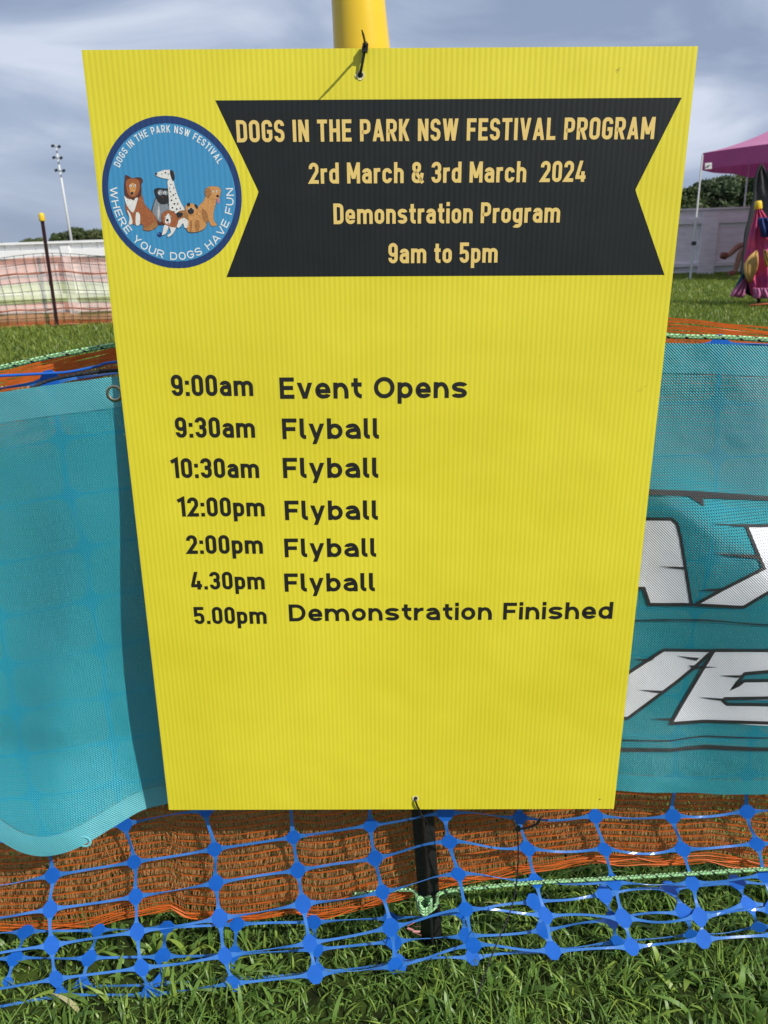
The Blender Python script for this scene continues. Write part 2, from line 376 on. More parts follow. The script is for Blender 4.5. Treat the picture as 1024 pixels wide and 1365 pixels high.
    if ch == '5': return w, [P((w * .96, T), (X0, T), (X0, .53), (X1 - .02, .6, r), (X1, B, r), (X0, B, r), (X0, .26))]
    if ch == '9': return w, [bowl(X0, X1, .42, T), P((X1, .6), (X1, B, r), (X0, B, r), (X0, .27))]
    if ch == '&': return w * 1.2, [P((w * 1.2 - h * .3, .0), (w * .22, .68, .12), (w * .22, T, r * .8), (w * .78, T, r * .8), (w * .78, .64, r * .6), (X0, .42, r * .8), (X0, B, r), (w * .95, B, r), (w * 1.08, .48))]
    if ch == ':': return t, [('p', [(h, 0), (h, t * 1.05)], False), ('p', [(h, xh - t * 1.05), (h, xh)], False)]
    if ch == '.': return t, [('p', [(h, 0), (h, t * 1.05)], False)]
    # capitals
    w = W * 1.06; X1 = w - h; xm = w / 2
    if ch == 'I': return t, [('p', [(h, 0), (h, 1)], False)]
    if ch == 'A': w *= 1.1; return w, [D(h, 0, w / 2, 1), D(w - h, 0, w / 2, 1), ('p', [(w * .24, .27), (w * .76, .27)], False)]
    if ch == 'D' and wide: w *= 1.12; X1 = w - h
    if ch == 'D': return w, [P((X0, B), (X1, B, r), (X1, T, r), (X0, T), c=True)]
    if ch == 'E': w *= .9; return w, [P((w, T), (X0, T), (X0, B), (w, B)), ('p', [(X0, .51), (w * .92, .51)], False)]
    if ch == 'F': w *= .9; return w, [P((w, T), (X0, T), (X0, 0)), ('p', [(X0, .49), (w * .9, .49)], False)]
    if ch == 'G': return w, [P((X1, .70), (X1, T, r), (X0, T, r), (X0, B, r), (X1, B, r), (X1, .47), (xm, .47))]
    if ch == 'H': return w, [('p', [(X0, 0), (X0, 1)], False), ('p', [(X1, 0), (X1, 1)], False), ('p', [(X0, .51), (X1, .51)], False)]
    if ch == 'K': return w, [('p', [(X0, 0), (X0, 1)], False), D(w - h, 1, X0 + h * .6, .38), D(w - h, 0, w * .38, .6)]
    if ch == 'L': w *= .85; return w, [P((X0, 1), (X0, B), (w, B))]
    if ch == 'M': w *= 1.28; return w, [('p', [(X0, 0), (X0, 1)], False), ('p', [(w - h, 0), (w - h, 1)], False), D(X0, 1, w / 2, .22), D(w - h, 1, w / 2, .22)]
    if ch == 'N': return w, [('p', [(X0, 0), (X0, 1)], False), ('p', [(X1, 0), (X1, 1)], False), D(X0, 1, X1, 0)]
    if ch == 'P': return w, [P((X0, 0), (X0, T), (X1, T, r), (X1, .42, r), (X0, .42))]
    if ch == 'R': return w, [P((X0, 0), (X0, T), (X1, T, r), (X1, .45, r), (X0, .45)), D(w - h, 0, w * .5, .46)]
    if ch == 'T': return w * .95, [('p', [(0, T), (w * .95, T)], False), ('p', [(w * .475, 0), (w * .475, T)], False)]
    if ch == 'U': return w, [P((X0, 1), (X0, B, r), (X1, B, r), (X1, 1))]
    if ch == 'V': w *= 1.05; return w, [D(h, 1, w / 2, 0), D(w - h, 1, w / 2, 0)]
    if ch == 'W': w *= 1.5; return w, [D(h, 1, w * .29, 0), D(w * .29, 0, w * .5, 1), D(w * .5, 1, w * .71, 0), D(w * .71, 0, w - h, 1)]
    if ch == 'Y': return w, [D(h, 1, w / 2, .4), D(w - h, 1, w / 2, .4), ('p', [(w / 2, 0), (w / 2, .47)], False)]
    raise ValueError(ch)
def ribbon2(pts, t, closed):
    P = [Vector(p) for p in pts]
    Q = [P[0]]
    for p in P[1:]:
        if (p - Q[-1]).length > 1e-5: Q.append(p)
    P = Q; n = len(P); a, b = [], []
    for i in range(n):
        if closed: d1 = (P[i] - P[i - 1]).normalized(); d2 = (P[(i + 1) % n] - P[i]).normalized()
        else:
            d1 = (P[i] - P[i - 1]).normalized() if i else (P[1] - P[0]).normalized(); d2 = (P[i + 1] - P[i]).normalized() if i < n - 1 else d1
        m_ = (d1 + d2); m_ = m_.normalized() if m_.length > 1e-6 else d1
        nn = Vector((-m_.y, m_.x)); k = 1 / max(.45, nn.dot(Vector((-d1.y, d1.x))))
        a.append(P[i] + nn * t / 2 * k); b.append(P[i] - nn * t / 2 * k)
    f = [(i, n + i, n + (i + 1) % n, (i + 1) % n) for i in range(n if closed else n - 1)]
    return a + b, f
def layout(text, W, t, xh, gap):
    x = 0; o = []
    for ch in text:
        a, s = glyph(ch, W, t, xh)
        o.append((x, a, s)); x += a + (gap if ch != ' ' else gap)
    return x - gap, o
def strokes_geo(s, t):
    out_ = []
    for k, q in enumerate(s):
        if q[0] == 'p': v, f = ribbon2(q[1], t, q[2])
        else:
            _, x0, y0, x1, y1, kk = q; ht = t / 2 * math.hypot(x1 - x0, y1 - y0) / abs(y1 - y0) * .97
            v = [(x0 - ht, y0), (x0 + ht, y0), (x1 + ht, y1), (x1 - ht, y1)]; f = [(0, 1, 2, 3)]
        out_.append(([tuple(a) for a in v], f, k))
    return out_
def face_front(v, f):
    """orient so the printed face looks at -Y"""
    o = []
    for q in f:
        a, b, c = [Vector(v[i]) for i in q[:3]]
        nrm = (b - a).cross(c - a); o.append(q if nrm.y <= 0 else tuple(reversed(q)))
    return o
def text_line(text, pa, pb, caph, t, xh, material, parent, lift=.00022, gap=None, name='lettering', slant=0):
    A, B_ = Vector(loc(*pa)), Vector(loc(*pb)); d = B_ - A; ln = d.length; u = d.normalized(); n_ = Vector((-u.y, u.x))
    xmid, ymid = (pa[0] + pb[0]) / 2, (pa[1] + pb[1]) / 2
    ch = (Vector(loc(xmid, ymid)) - Vector(loc(xmid, ymid - caph))).length
    lo, hi = .1, 2.5; g = gap
    for _ in range(40):
        W = (lo + hi) / 2; tot, o = layout(text, W, t, xh, g if g is not None else W * .13 + .045)
        if tot * ch > ln: hi = W
        else: lo = W
    V, Fc = [], []
    for x0, a, s in o:
        for v, f, k in strokes_geo(s, t):
            b = len(V)
            for p in v:
                q = A + u * (x0 + p[0] + slant * p[1]) * ch + n_ * p[1] * ch
                V.append((q.x, -lift - .00002 * k, q.y))
            Fc += [tuple(i + b for i in q) for q in f]
    o_ = obj(name, V, face_front(V, Fc), material, parent); o_['label'] = 'lettering that reads ' + text.replace('  ', ' ')
    return o_
tx = lambda *a, **k: text_line(*a, **k)
CB = .155
tx('DOGS IN THE PARK NSW FESTIVAL PROGRAM', (316.3, 189.8), (871.5, 185.4), 29.5, .172, .72, M_CREAM, sign)
tx('2rd March & 3rd March  2024', (412.5, 245), (780, 242.3), 28, .172, .72, M_CREAM, sign)
tx('Demonstration Program', (445, 298.8), (746, 296.6), 27.5, .172, .72, M_CREAM, sign)
tx('9am to 5pm', (518, 351), (663, 350), 27, .172, .72, M_CREAM, sign)
for s, a, b, c, w_ in [('9:00am', (229.7, 527.8), (338, 527.8), 28.4, 0), ('9:30am', (235, 583.4), (340.5, 583.4), 27.4, 0), ('10:30am', (229.7, 637.2), (346, 637), 26.5, 0),
                    ('12:00pm', (238.4, 688.6), (353.4, 688.2), 25.6, 0), ('2:00pm', (250, 738.3), (351, 738), 25, 0), ('4.30pm', (255.6, 785.8), (353.4, 785.5), 23.6, 0), ('5.00pm', (260, 831.8), (356, 831.4), 22.8, 0)]:
    tx(s, a, b, c, .182, .72, M_BLK, sign)
for s, a, b, c in [('Event Opens', (373.7, 531.6), (622.4, 530.3), 28.5), ('Flyball', (377, 585.3), (505.4, 584.8), 27.5), ('Flyball', (378, 637.2), (504.5, 636.8), 27), ('Flyball', (380.5, 693.3), (504, 692.8), 26),
                   ('Flyball', (380, 742.8), (501.7, 742.2), 25), ('Flyball', (380, 788.7), (500, 788), 24.4), ('Demonstration Finished', (386, 828.2), (816, 824.8), 22.6)]:
    tx(s, a, b, c, .195, .75, M_BLK, sign)

# ---- round emblem
def lc(x, y): return loc(120 + x / 4.2667, 110 + y / 4.2667)
cl, cr_, ct, cb_ = lc(70, 622), lc(862, 622), lc(465, 188), lc(470, 1057)
cxl, czl = (cl[0] + cr_[0]) / 2, (ct[1] + cb_[1]) / 2
RX, RZ = (cr_[0] - cl[0]) / 2, (ct[1] - cb_[1]) / 2
il, ir, it, ib = lc(105, 622), lc(828, 622), lc(465, 232), lc(470, 1018)
IX, IZ = (ir[0] - il[0]) / 2, (it[1] - ib[1]) / 2
def disc(name, ax, az, lift, material, parent):
    ell = lambda v: ax * math.sqrt(max(0, 1 - ((v - czl) / az) ** 2))
    return sheet(name, czl + az * .99995, czl - az * .99995, lambda v: cxl - ell(v), lambda v: cxl + ell(v), lift, material, parent, 260, 240)
emb = disc('emblem', RX, RZ, .00012, M_RING, sign); emb['label'] = 'round navy and blue festival emblem with six dogs'
disc('emblem_disc', IX, IZ, .00022, M_DISC, emb)
def arc_text(text, rr, a0, a1, caph, t, top, gp=.18):
    """angles in degrees, clockwise from straight up"""
    W = .78; gap = .2
    lo, hi = .2, 2
    span = abs(rad(a1 - a0)) * rr / caph
    for _ in range(40):
        W = (lo + hi) / 2; tot, o = layout(text, W, t, .72, gp)
        if tot > span: hi = W
        else: lo = W
    V, Fc = [], []
    for x0, a, s in o:
        mid = (x0 + a / 2) / tot; ang = rad(a0 + (a1 - a0) * mid)
        P = Vector((math.sin(ang), math.cos(ang))) 
        if top: e1, e2 = Vector((math.cos(ang), -math.sin(ang))), P
        else: e1, e2 = Vector((-math.cos(ang), math.sin(ang))), -P
        for v, f, k in strokes_geo(s, t):
            b = len(V)
            for p in v:
                q = P * rr + e1 * (p[0] - a / 2) * caph + e2 * p[1] * caph
                V.append((cxl + q.x * RX / ((RX + RZ) / 2), -.00040 - .00002 * k, czl + q.y * RZ / ((RX + RZ) / 2)))
            Fc += [tuple(i + b for i in q) for q in f]
    o_ = obj('lettering', V, face_front(V, Fc), M_WHT, emb); o_['label'] = 'white curved lettering that reads ' + text
RM = (RX + RZ) / 2
arc_text('DOGS IN THE PARK NSW FESTIVAL', RM * .79, -64, 61, RM * .092, .15, True)
arc_text('WHERE YOUR DOGS HAVE FUN', RM * .885, 276.5, 85, RM * .105, .15, False, .30)
# dogs (flat print, layer on layer)
dog_m = {}
def dm(c):
    if c not in dog_m: dog_m[c] = mat('print_ink', c, .5)
    return dog_m[c]
BR, DB, WH, TN, GY, BK, PK, NV, LG, DT = (.34, .11, .035), (.10, .03, .016), (.75, .74, .7), (.58, .28, .09), (.22, .25, .28), (.02, .02, .022), (.6, .2, .2), (.01, .03, .14), (.5, .5, .5), (.36, .16, .05)
def dog(label, shapes, base):
    V, Fc, fm, mats = [], [], [], []
    for k, (c, pts) in enumerate(shapes):
        rk = random.Random(k + int(base * -1e6) + len(shapes))
        if isinstance(pts[0], (int, float)):
            x, y, r = pts; ry = pts[2]; pp = [(x + r * math.cos(a * math.pi / 5), y + ry * math.sin(a * math.pi / 5)) for a in range(10)]
        else: pp = closed_smooth(pts, 4)
        m_ = dm(c)
        if m_ not in mats: mats.append(m_)
        q = [lc(*p) for p in pp]; tri = __import__('mathutils').geometry.tessellate_polygon([[Vector((a, b, 0)) for a, b in q]])
        b = len(V); V += [(a, base - .000012 * k, z) for a, z in q]
        for tt in tri: Fc.append(tuple(i + b for i in tt)); fm.append(mats.index(m_))
        if isinstance(pts[0], (int, float)) or c == BK or c == PK: continue
        dk = dm(tuple(round(a * .42, 4) for a in c)); lt_c = dm(tuple(round(min(.85, a * 1.6 + .02), 4) for a in c)); mid_ = dm(tuple(round(a * .66, 4) for a in c))
        for mm_ in (dk, lt_c, mid_):
            if mm_ not in mats: mats.append(mm_)
        ov, of = ribbon2(pp, 1.5, True); b = len(V)
        V += [(lc(*p)[0], base - .000012 * k - .000006, lc(*p)[1]) for p in ov]; Fc += [tuple(i + b for i in q_) for q_ in of]; fm += [mats.index(dk)] * len(of)
        xs__ = [p[0] for p in pp]; ys__ = [p[1] for p in pp]; area = (max(xs__) - min(xs__)) * (max(ys__) - min(ys__))
        for _ in range(int(area / 55)):
            qx, qy = rk.uniform(min(xs__), max(xs__)), rk.uniform(min(ys__), max(ys__)); ins = False; jj = len(pp) - 1
            for ii in range(len(pp)):
                if (pp[ii][1] > qy) != (pp[jj][1] > qy) and qx < (pp[jj][0] - pp[ii][0]) * (qy - pp[ii][1]) / (pp[jj][1] - pp[ii][1]) + pp[ii][0]: ins = not ins
                jj = ii
            if not ins: continue
            L_ = rk.uniform(5, 11); an = 1.35 + rk.uniform(-.5, .5); ww_ = rk.uniform(.8, 1.7); b = len(V)
            tri_ = [(qx - ww_, qy), (qx + ww_, qy), (qx + math.cos(an) * L_, qy + math.sin(an) * L_)]
            V += [(lc(*p)[0], base - .000012 * k - .000004, lc(*p)[1]) for p in tri_]; Fc.append((b, b + 1, b + 2)); fm.append(mats.index(rk.choice([mid_, lt_c, mid_])))
    return obj('dog_picture', V, face_front(V, Fc), None, emb, mats=mats, fm=fm)
B0 = -.00040
def lab(o, s): o['label'] = s
lab(dog('c', [(BK, (0, 0, .01)) if False else (DB, [(362, 690), (380, 655), (445, 690), (462, 730), (450, 770), (425, 808), (385, 806), (372, 770), (350, 738)]),
     (GY, [(365, 692), (382, 658), (440, 690), (452, 728), (440, 770), (412, 790), (390, 788), (376, 768), (356, 738)]), (LG, [(392, 695), (400, 740), (390, 780), (384, 740)]),
     (BK, [(365, 612), (385, 600), (420, 602), (454, 606), (450, 640), (448, 680), (418, 694), (390, 682), (374, 650)]), (GY, (402, 626, 17)), (GY, (430, 628, 15)), (WH, (398, 628, 8)), (WH, (426, 628, 8)), (BK, (400, 629, 4)), (BK, (426, 629, 4)), (BK, (418, 660, 24)), (DB, (414, 652, 6))], B0), 'grey dog with a black face in the emblem')
lab(dog('c', [(WH, [(443, 560), (470, 545), (484, 590), (500, 640), (522, 690), (540, 725), (515, 745), (482, 752), (456, 740), (450, 660), (445, 600)]),
     (WH, [(372, 519), (400, 505), (430, 497), (460, 499), (481, 515), (476, 545), (446, 549), (405, 541), (378, 530)]), (BK, [(456, 500), (476, 506), (483, 545), (472, 560), (459, 530)]), (BK, (378, 520, 7)), (BK, (431, 513, 5)),
     ] + [(BK, (x, y, r)) for x, y, r in [(462, 580, 4), (478, 600, 4), (458, 622, 4), (475, 640, 5), (490, 660, 4), (465, 670, 5), (482, 690, 5), (500, 690, 4), (470, 712, 5), (495, 720, 5), (515, 715, 4), (455, 600, 3), (487, 632, 3), (462, 648, 3), (510, 735, 4), (478, 735, 4), (447, 520, 3), (410, 520, 2.5)]], B0 - .0002), 'tall white spotted dog in the emblem')
lab(dog('c', [(BR, [(205, 640), (230, 600), (290, 630), (312, 690), (345, 728), (375, 765), (384, 812), (340, 842), (305, 835), (300, 806), (250, 806), (232, 775), (208, 735), (202, 690)]),
     (DT, [(305, 828), (340, 812), (372, 790), (386, 815), (350, 840), (308, 838)]), (WH, [(212, 725), (232, 750), (244, 800), (222, 806), (226, 770)]), (WH, [(264, 740), (285, 750), (284, 806), (262, 807)]),
     (WH, [(196, 645), (225, 665), (272, 645), (266, 690), (245, 738), (212, 700)]), (DB, [(200, 552), (203, 527), (222, 534), (245, 545), (268, 540), (292, 543), (302, 562), (292, 580), (294, 620), (286, 650), (262, 655), (248, 670), (225, 655), (204, 650), (197, 600)]),
     (BR, [(208, 560), (240, 545), (280, 558), (284, 610), (258, 650), (225, 645), (208, 605)]), (TN, [(228, 580), (243, 570), (262, 580), (262, 612), (247, 642), (233, 634), (225, 606)]), (BK, (241, 630, 9)), (WH, (232, 588, 7)), (WH, (257, 587, 7)), (BK, (233, 589, 3.5)), (BK, (256, 588, 3.5))], B0 - .0002), 'brown and white long haired dog in the emblem')
lab(dog('c', [(TN, [(665, 640), (715, 650), (716, 690), (704, 740), (706, 785), (724, 810), (690, 814), (668, 770), (655, 800), (625, 800), (606, 740), (622, 700), (648, 672)]), (DT, [(640, 720), (665, 740), (672, 790), (655, 795), (640, 760)]),
     (TN, [(655, 612), (680, 592), (720, 592), (743, 605), (742, 640), (728, 662), (690, 662), (660, 648)]), (DT, [(655, 612), (676, 600), (690, 622), (680, 652), (662, 648)]), (WH, (703, 622, 6)), (WH, (724, 620, 6)), (BK, (704, 623, 3)), (BK, (725, 621, 3)), (BK, (727, 646, 8)), (PK, [(724, 660), (738, 662), (736, 686), (727, 684)])], B0 - .0001), 'golden dog with its tongue out in the emblem')
lab(dog('c', [(DT, [(480, 765), (505, 735), (540, 728), (558, 750), (556, 780), (530, 795), (505, 822), (490, 805)]), (BK, [(485, 760), (500, 738), (530, 745), (520, 765), (495, 770)]), (WH, [(500, 790), (535, 770), (560, 790), (556, 822), (540, 826), (530, 800), (510, 825), (496, 820)]),
     (WH, [(425, 812), (450, 808), (436, 855), (412, 868), (414, 855)]), (WH, [(452, 812), (494, 812), (475, 856), (452, 877), (442, 870), (462, 850)]),
     (BR, [(408, 760), (425, 735), (458, 727), (488, 745), (503, 785), (490, 822), (468, 822), (440, 812), (418, 800)]), (WH, [(440, 750), (452, 748), (462, 785), (452, 806), (434, 802), (428, 786)]), (BK, (442, 783, 8)), (WH, (432, 765, 5)), (WH, (459, 763, 5)), (BK, (432, 766, 3)), (BK, (459, 764, 3)), (PK, (447, 800, 6))], B0 - .0005), 'brown and white puppy beside a ball in the emblem')
lab(dog('c', [(TN, [(555, 750), (600, 735), (628, 770), (662, 800), (656, 825), (620, 847), (560, 848), (552, 800)]), (DT, [(600, 790), (620, 790), (622, 835), (604, 842)]), (WH, [(572, 800), (590, 800), (588, 846), (570, 846)]) if False else (DT, [(572, 790), (580, 790), (578, 844), (570, 844)]),
     (TN, [(543, 710), (560, 690), (590, 690), (613, 708), (612, 740), (588, 757), (556, 747)]), (BK, (575, 732, 19)), (BK, [(552, 692), (566, 682), (572, 700), (558, 706)]), (BK, [(596, 692), (612, 700), (612, 720), (600, 710)]), (WH, (564, 718, 5)), (WH, (590, 718, 5)), (BK, (564, 719, 3)), (BK, (590, 719, 3))], B0 - .0005), 'small tan dog with a black face in the emblem')
bl = dog('c', [(NV, (397, 865, 15)), (DISC := (.1, .3, .6), (392, 859, 4))], B0); bl.name = 'ball_picture'

# holes of the cable ties: small pale torn rim
M_TORN = mat('torn_white_plastic', (.75, .72, .5), .6)
for px, py in ((480.5, 100), (554, 1064)):
    u, v = loc(px, py); m = MB()
    for k in range(9):
        a = k * 2 * math.pi / 9 + .3; r0, r1 = .0028, .0040 + .0012 * random.random()
        p = [(u + r * math.cos(b), -.0005 - .0007 * random.random(), v + r * math.sin(b)) for r, b in ((r0, a), (r1, a - .1), (r1, a + .5), (r0, a + .5))]
        m.add(p, [(0, 1, 2, 3)])
    m.build('torn_rim', M_TORN, sign)
    m = MB(); m.add([(u + .0027 * math.cos(k * .628), -.0003, v + .0027 * math.sin(k * .628)) for k in range(10)], [tuple(range(10))[::-1]]); 
    m.v = m.v[::1]; m.build('tie_hole', M_BLK, sign)
# faint scuff marks
M_SC = mat('scuff_grey', (.30, .27, .06), .8)
for px, py, s in ((852, 518, 1), (825, 97, .8), (720, 476, .3), (553, 436, .25), (163, 362, .25)):
    m = MB()
    for k in range(3 if s > .5 else 1):
        u, v = loc(px + random.uniform(-8, 8) * s, py + random.uniform(-5, 5) * s); a = random.uniform(.2, .9); l_ = .004 * s + .001
        du, dv = math.cos(a) * l_, math.sin(a) * l_; w_ = .00025
        m.add([(u, -.0002, v), (u + dv * .1, -.0002, v - w_), (u + du, -.0002, v + dv), (u + du, -.0002, v + dv + w_)], [(0, 1, 2, 3)])
    tag(m.build("scuff", M_SC, sign), kind='stuff')

# ------------------------------------------------------------------ star picket behind the sign
M_PICK = mat('black_bitumen_steel', (.012, .012, .013), .45, spec=.5, bump=.3, bscale=120, var=.3, vscale=60)
M_CAP = mat('yellow_cap_plastic', (.82, .54, .022), .28, spec=.5, var=.06, vscale=20)
top = at(482, -10, .893); bot = at(570, 1240, .920); bot.z = -.06
bot.x = top.x + (at(565, 1100, .895).x - top.x) * (top.z - bot.z) / (top.z - at(565, 1100, .895).z)
pk = empty('star_picket', (bot.x, bot.y, 0), 'leaning black steel star picket with yellow cap behind the yellow sign', 'picket')
ax = (top - bot).normalized(); e1 = ax.cross(Vector((0, 1, 0))).normalized(); e2 = ax.cross(e1)
if e1.x < 0: e1 = -e1
if e2.y < 0: e2 = -e2
def ysec(p):
    o = []
    for k in range(3):
        a = rad(-90 + 120 * k); d = e1 * math.cos(a) + e2 * math.sin(a); s = e1 * math.cos(a + math.pi / 2) + e2 * math.sin(a + math.pi / 2)
        o += [p + d * .0035 - s * .0022, p + d * .018 - s * .0018, p + d * .018 + s * .0018, p + d * .0035 + s * .0022]
    return o
N_ = 12; a_, b_ = ysec(bot), ysec(top)
o_ = obj('post', [v - pk.location for v in a_ + b_], [(i, (i + 1) % N_, N_ + (i + 1) % N_, N_ + i) for i in range(N_)] + [tuple(range(N_))[::-1], tuple(range(N_, 2 * N_))], M_PICK, pk)
md = o_.modifiers.new('b', 'BEVEL'); md.width = .001; md.segments = 2
m = MB(); cp = at(482.5, 66, .893); prof = [(-.022, .0286), (-.021, .0292), (0, .0288), (.03, .0272), (.06, .0262), (.072, .0252), (.079, .021), (.082, .012), (.083, .0005)]
m.tube([cp + ax * a - pk.location for a, r in prof], [r for a, r in prof], 40)
m.build('cap', M_CAP, pk, True)

# cable ties
M_TIE = mat('black_nylon', (.008, .008, .008), .4)
def W3(px, py, off):   # point over the board, off metres in front
    u, v = loc(px, py); return MB4 @ Vector((u, -off, v))
tie = empty('cable_tie', W3(487, 64, .004), 'black cable tie with a long loose tail at the top edge of the sign', 'cable tie', 'cable ties fixing the sign')
lw = lambda pts: [p - tie.location for p in pts]
m = MB(); m.tube(lw(smoothpts([W3(480.5, 100, -.002), W3(481, 97, .003), W3(484, 82, .0045), W3(487, 66, .0048), W3(488.5, 60, .003), at(488, 56, .87), at(486, 50, .885)], 5)), .0014, 6); m.build('strap', M_TIE, tie, True)
hd = W3(487, 66, .0055); m = MB(); m.box(hd - tie.location, (.0055, .0055, .0075), Matrix.Rotation(.15, 3, 'Y')); m.build('head', M_TIE, tie)
def ptoward(px, py, dist):
    p = W3(px, py, 0); c = Vector((0, 0, H)); d = (c - p).normalized(); return p + d * dist
m = MB(); tp = smoothpts([hd, ptoward(486.5, 57, .014), ptoward(485, 49, .028), ptoward(482.5, 40, .042)], 5); m.tube(lw(tp), [.0011] * (len(tp) - 3) + [.0009, .0007, .0005], 6); m.build('tail', M_TIE, tie, True)
t2 = empty('cable_tie', W3(554, 1064, .001), 'black cable tie through the hole at the bottom edge of the sign', 'cable tie', 'cable ties fixing the sign')
m = MB(); m.tube([p - t2.location for p in smoothpts([W3(553.5, 1064, -.002), W3(554, 1066, .003), W3(557, 1074, .0032), W3(560, 1080, .001), at(561, 1084, .872), at(564, 1092, .884)], 5)], .0013, 6); m.build('strap', M_TIE, t2, True)
m = MB(); m.tube([p - t2.location for p in smoothpts([at(561, 1084, .870), at(572, 1100, .868), at(580, 1125, .872)], 5)], .0006, 6); m.build('tail', M_TIE, t2, True)

# ------------------------------------------------------------------ mesh banners
def weave_mat(name, col, hole=.5, rough=.36, pitch=.0032, hemfac=0, trans=.18):
    m = bpy.data.materials.new(name); m.use_nodes = True; t = m.node_tree; b = t.nodes['Principled BSDF']; l = t.links.new
    b.inputs['Base Color'].default_value = (*col, 1); b.inputs['Roughness'].default_value = rough; b.inputs['Specular IOR Level'].default_value = .8
    uv = nd(t, 'ShaderNodeUVMap'); sp = nd(t, 'ShaderNodeSeparateXYZ'); l(uv.outputs[0], sp.inputs[0])
    s = []
    for k in (0, 1):
        a = nd(t, 'ShaderNodeMath', operation='MULTIPLY'); a.inputs[1].default_value = 2 * math.pi / pitch; l(sp.outputs[k], a.inputs[0])
        c = nd(t, 'ShaderNodeMath', operation='SINE'); l(a.outputs[0], c.inputs[0]); s.append(c.outputs[0])
    mn = nd(t, 'ShaderNodeMath', operation='MINIMUM'); l(s[0], mn.inputs[0]); l(s[1], mn.inputs[1])
    r = nd(t, 'ShaderNodeMapRange'); r.inputs[1].default_value = hole - .18; r.inputs[2].default_value = hole + .18; l(mn.outputs[0], r.inputs[0])
    mul = nd(t, 'ShaderNodeMath', operation='MULTIPLY'); l(s[0], mul.inputs[0]); l(s[1], mul.inputs[1])
    bm = nd(t, 'ShaderNodeBump'); bm.inputs['Strength'].default_value = .75; bm.inputs['Distance'].default_value = .0006; l(mul.outputs[0], bm.inputs['Height'])
    # broad unevenness of the cloth
    n = nd(t, 'ShaderNodeTexNoise'); n.inputs['Scale'].default_value = 9; n.inputs['Detail'].default_value = 5
    tcn = nd(t, 'ShaderNodeTexCoord'); l(tcn.outputs['Object'], n.inputs[0])
    b2 = nd(t, 'ShaderNodeBump'); b2.inputs['Strength'].default_value = .32; b2.inputs['Distance'].default_value = .03; l(n.outputs[0], b2.inputs['Height']); l(bm.outputs[0], b2.inputs['Normal']); l(b2.outputs[0], b.inputs['Normal'])
    tr_ = nd(t, 'ShaderNodeBsdfTransparent'); tl_ = nd(t, 'ShaderNodeBsdfTranslucent'); tl_.inputs[0].default_value = (*col, 1)
    m1 = nd(t, 'ShaderNodeMixShader'); m1.inputs[0].default_value = trans; l(b.outputs[0], m1.inputs[1]); l(tl_.outputs[0], m1.inputs[2])
    m2 = nd(t, 'ShaderNodeMixShader'); l(r.outputs[0], m2.inputs[0]); l(m1.outputs[0], m2.inputs[1]); l(tr_.outputs[0], m2.inputs[2]); l(m2.outputs[0], t.nodes['Material Output'].inputs[0])
    return m
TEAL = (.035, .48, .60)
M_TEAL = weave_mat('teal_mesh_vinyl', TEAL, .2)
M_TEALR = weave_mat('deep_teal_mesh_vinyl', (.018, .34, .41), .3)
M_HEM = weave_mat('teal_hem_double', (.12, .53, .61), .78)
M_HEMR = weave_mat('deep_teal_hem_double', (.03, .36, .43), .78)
M_BW = weave_mat('white_ink_mesh', (.88, .90, .94), .78, trans=.1)
M_BB = weave_mat('dark_ink_mesh', (.022, .02, .02), .72, trans=.02)
sm = lambda a, b, v: (lambda t: t * t * (3 - 2 * t))(max(0, min(1, (v - a) / (b - a))))
def YL(x, z):
    y = .869 + .038 * sm(.95, .45, z) 
    y += .009 * math.sin((x * 9 + z * 7) + .6) * sm(-.27, -.4, x) + .004 * math.sin(x * 23 - z * 11) * sm(-.27, -.4, x)
    y -= .016 * math.exp(-(((x + .405) - (z - .62) * .22) / .05) ** 2) * sm(.28, .45, z) * sm(.85, .7, z)
    y -= .045 * sm(-.30, -.46, x) * sm(.42, .26, z)
    return y + .012 * sm(-.24, -.14, x)
def YR(x, z):
    d = (z - .70) + (x - .38) * .55
    return .887 - .036 * math.exp(-(d / (.047 if d > 0 else .20)) ** 2) * sm(.27, .40, x) + .004 * math.sin(x * 30 + z * 5) + .003 * math.sin(x * 17 - z * 24) - .006 * sm(.45, .3, z)
def curve_z(pts, fn):
    h_ = [hit(px, py, fn) for px, py in pts]; X = [p.x for p in h_]; Z = [p.z for p in h_]
    s_ = sorted(zip(X, Z)); X = np.array([a for a, _ in s_]); Z = np.array([b for _, b in s_])
    xs_ = np.linspace(X[0], X[-1], 200); zz = np.interp(xs_, X, Z)
    zz = np.convolve(np.pad(zz, 4, mode='edge'), np.ones(9) / 9, mode='valid')
    return lambda x: float(np.interp(x, xs_, zz))
def banner(name, fn, x0, x1, topf, botf, hem_t, hem_b, matm, math_, parent, nx=150, nz=110):
    def part(nm, ta, tb, m_, nz_, dy, solid):
        v_, u_ = [], []
        for j in range(nz_ + 1):
            for i in range(nx + 1):
                x = x0 + (x1 - x0) * i / nx; zt, zb = topf(x), botf(x); za, zbb = ta(zt, zb), tb(zt, zb)
                z = za + (zbb - za) * j / nz_; v_.append((x, fn(x, z) + dy, z)); u_.append((x, z))
        W = nx + 1
        f_ = [(j * W + i, (j + 1) * W + i, (j + 1) * W + i + 1, j * W + i + 1) for j in range(nz_) for i in range(nx)]
        return obj(nm, v_, f_, m_, parent, True, u_)
    part('mesh_cloth', lambda t, b: t - hem_t, lambda t, b: b + hem_b, matm, nz, 0, 0)
    part('hem', lambda t, b: t, lambda t, b: t - hem_t, math_, 12, -.0008, 0)
    part('hem', lambda t, b: b + hem_b, lambda t, b: b, math_, 12, -.0008, 0)
bL = empty('mesh_banner', (0, 0, 0), 'plain teal mesh banner hanging left of the yellow sign', 'banner', 'teal mesh banners on the fence')
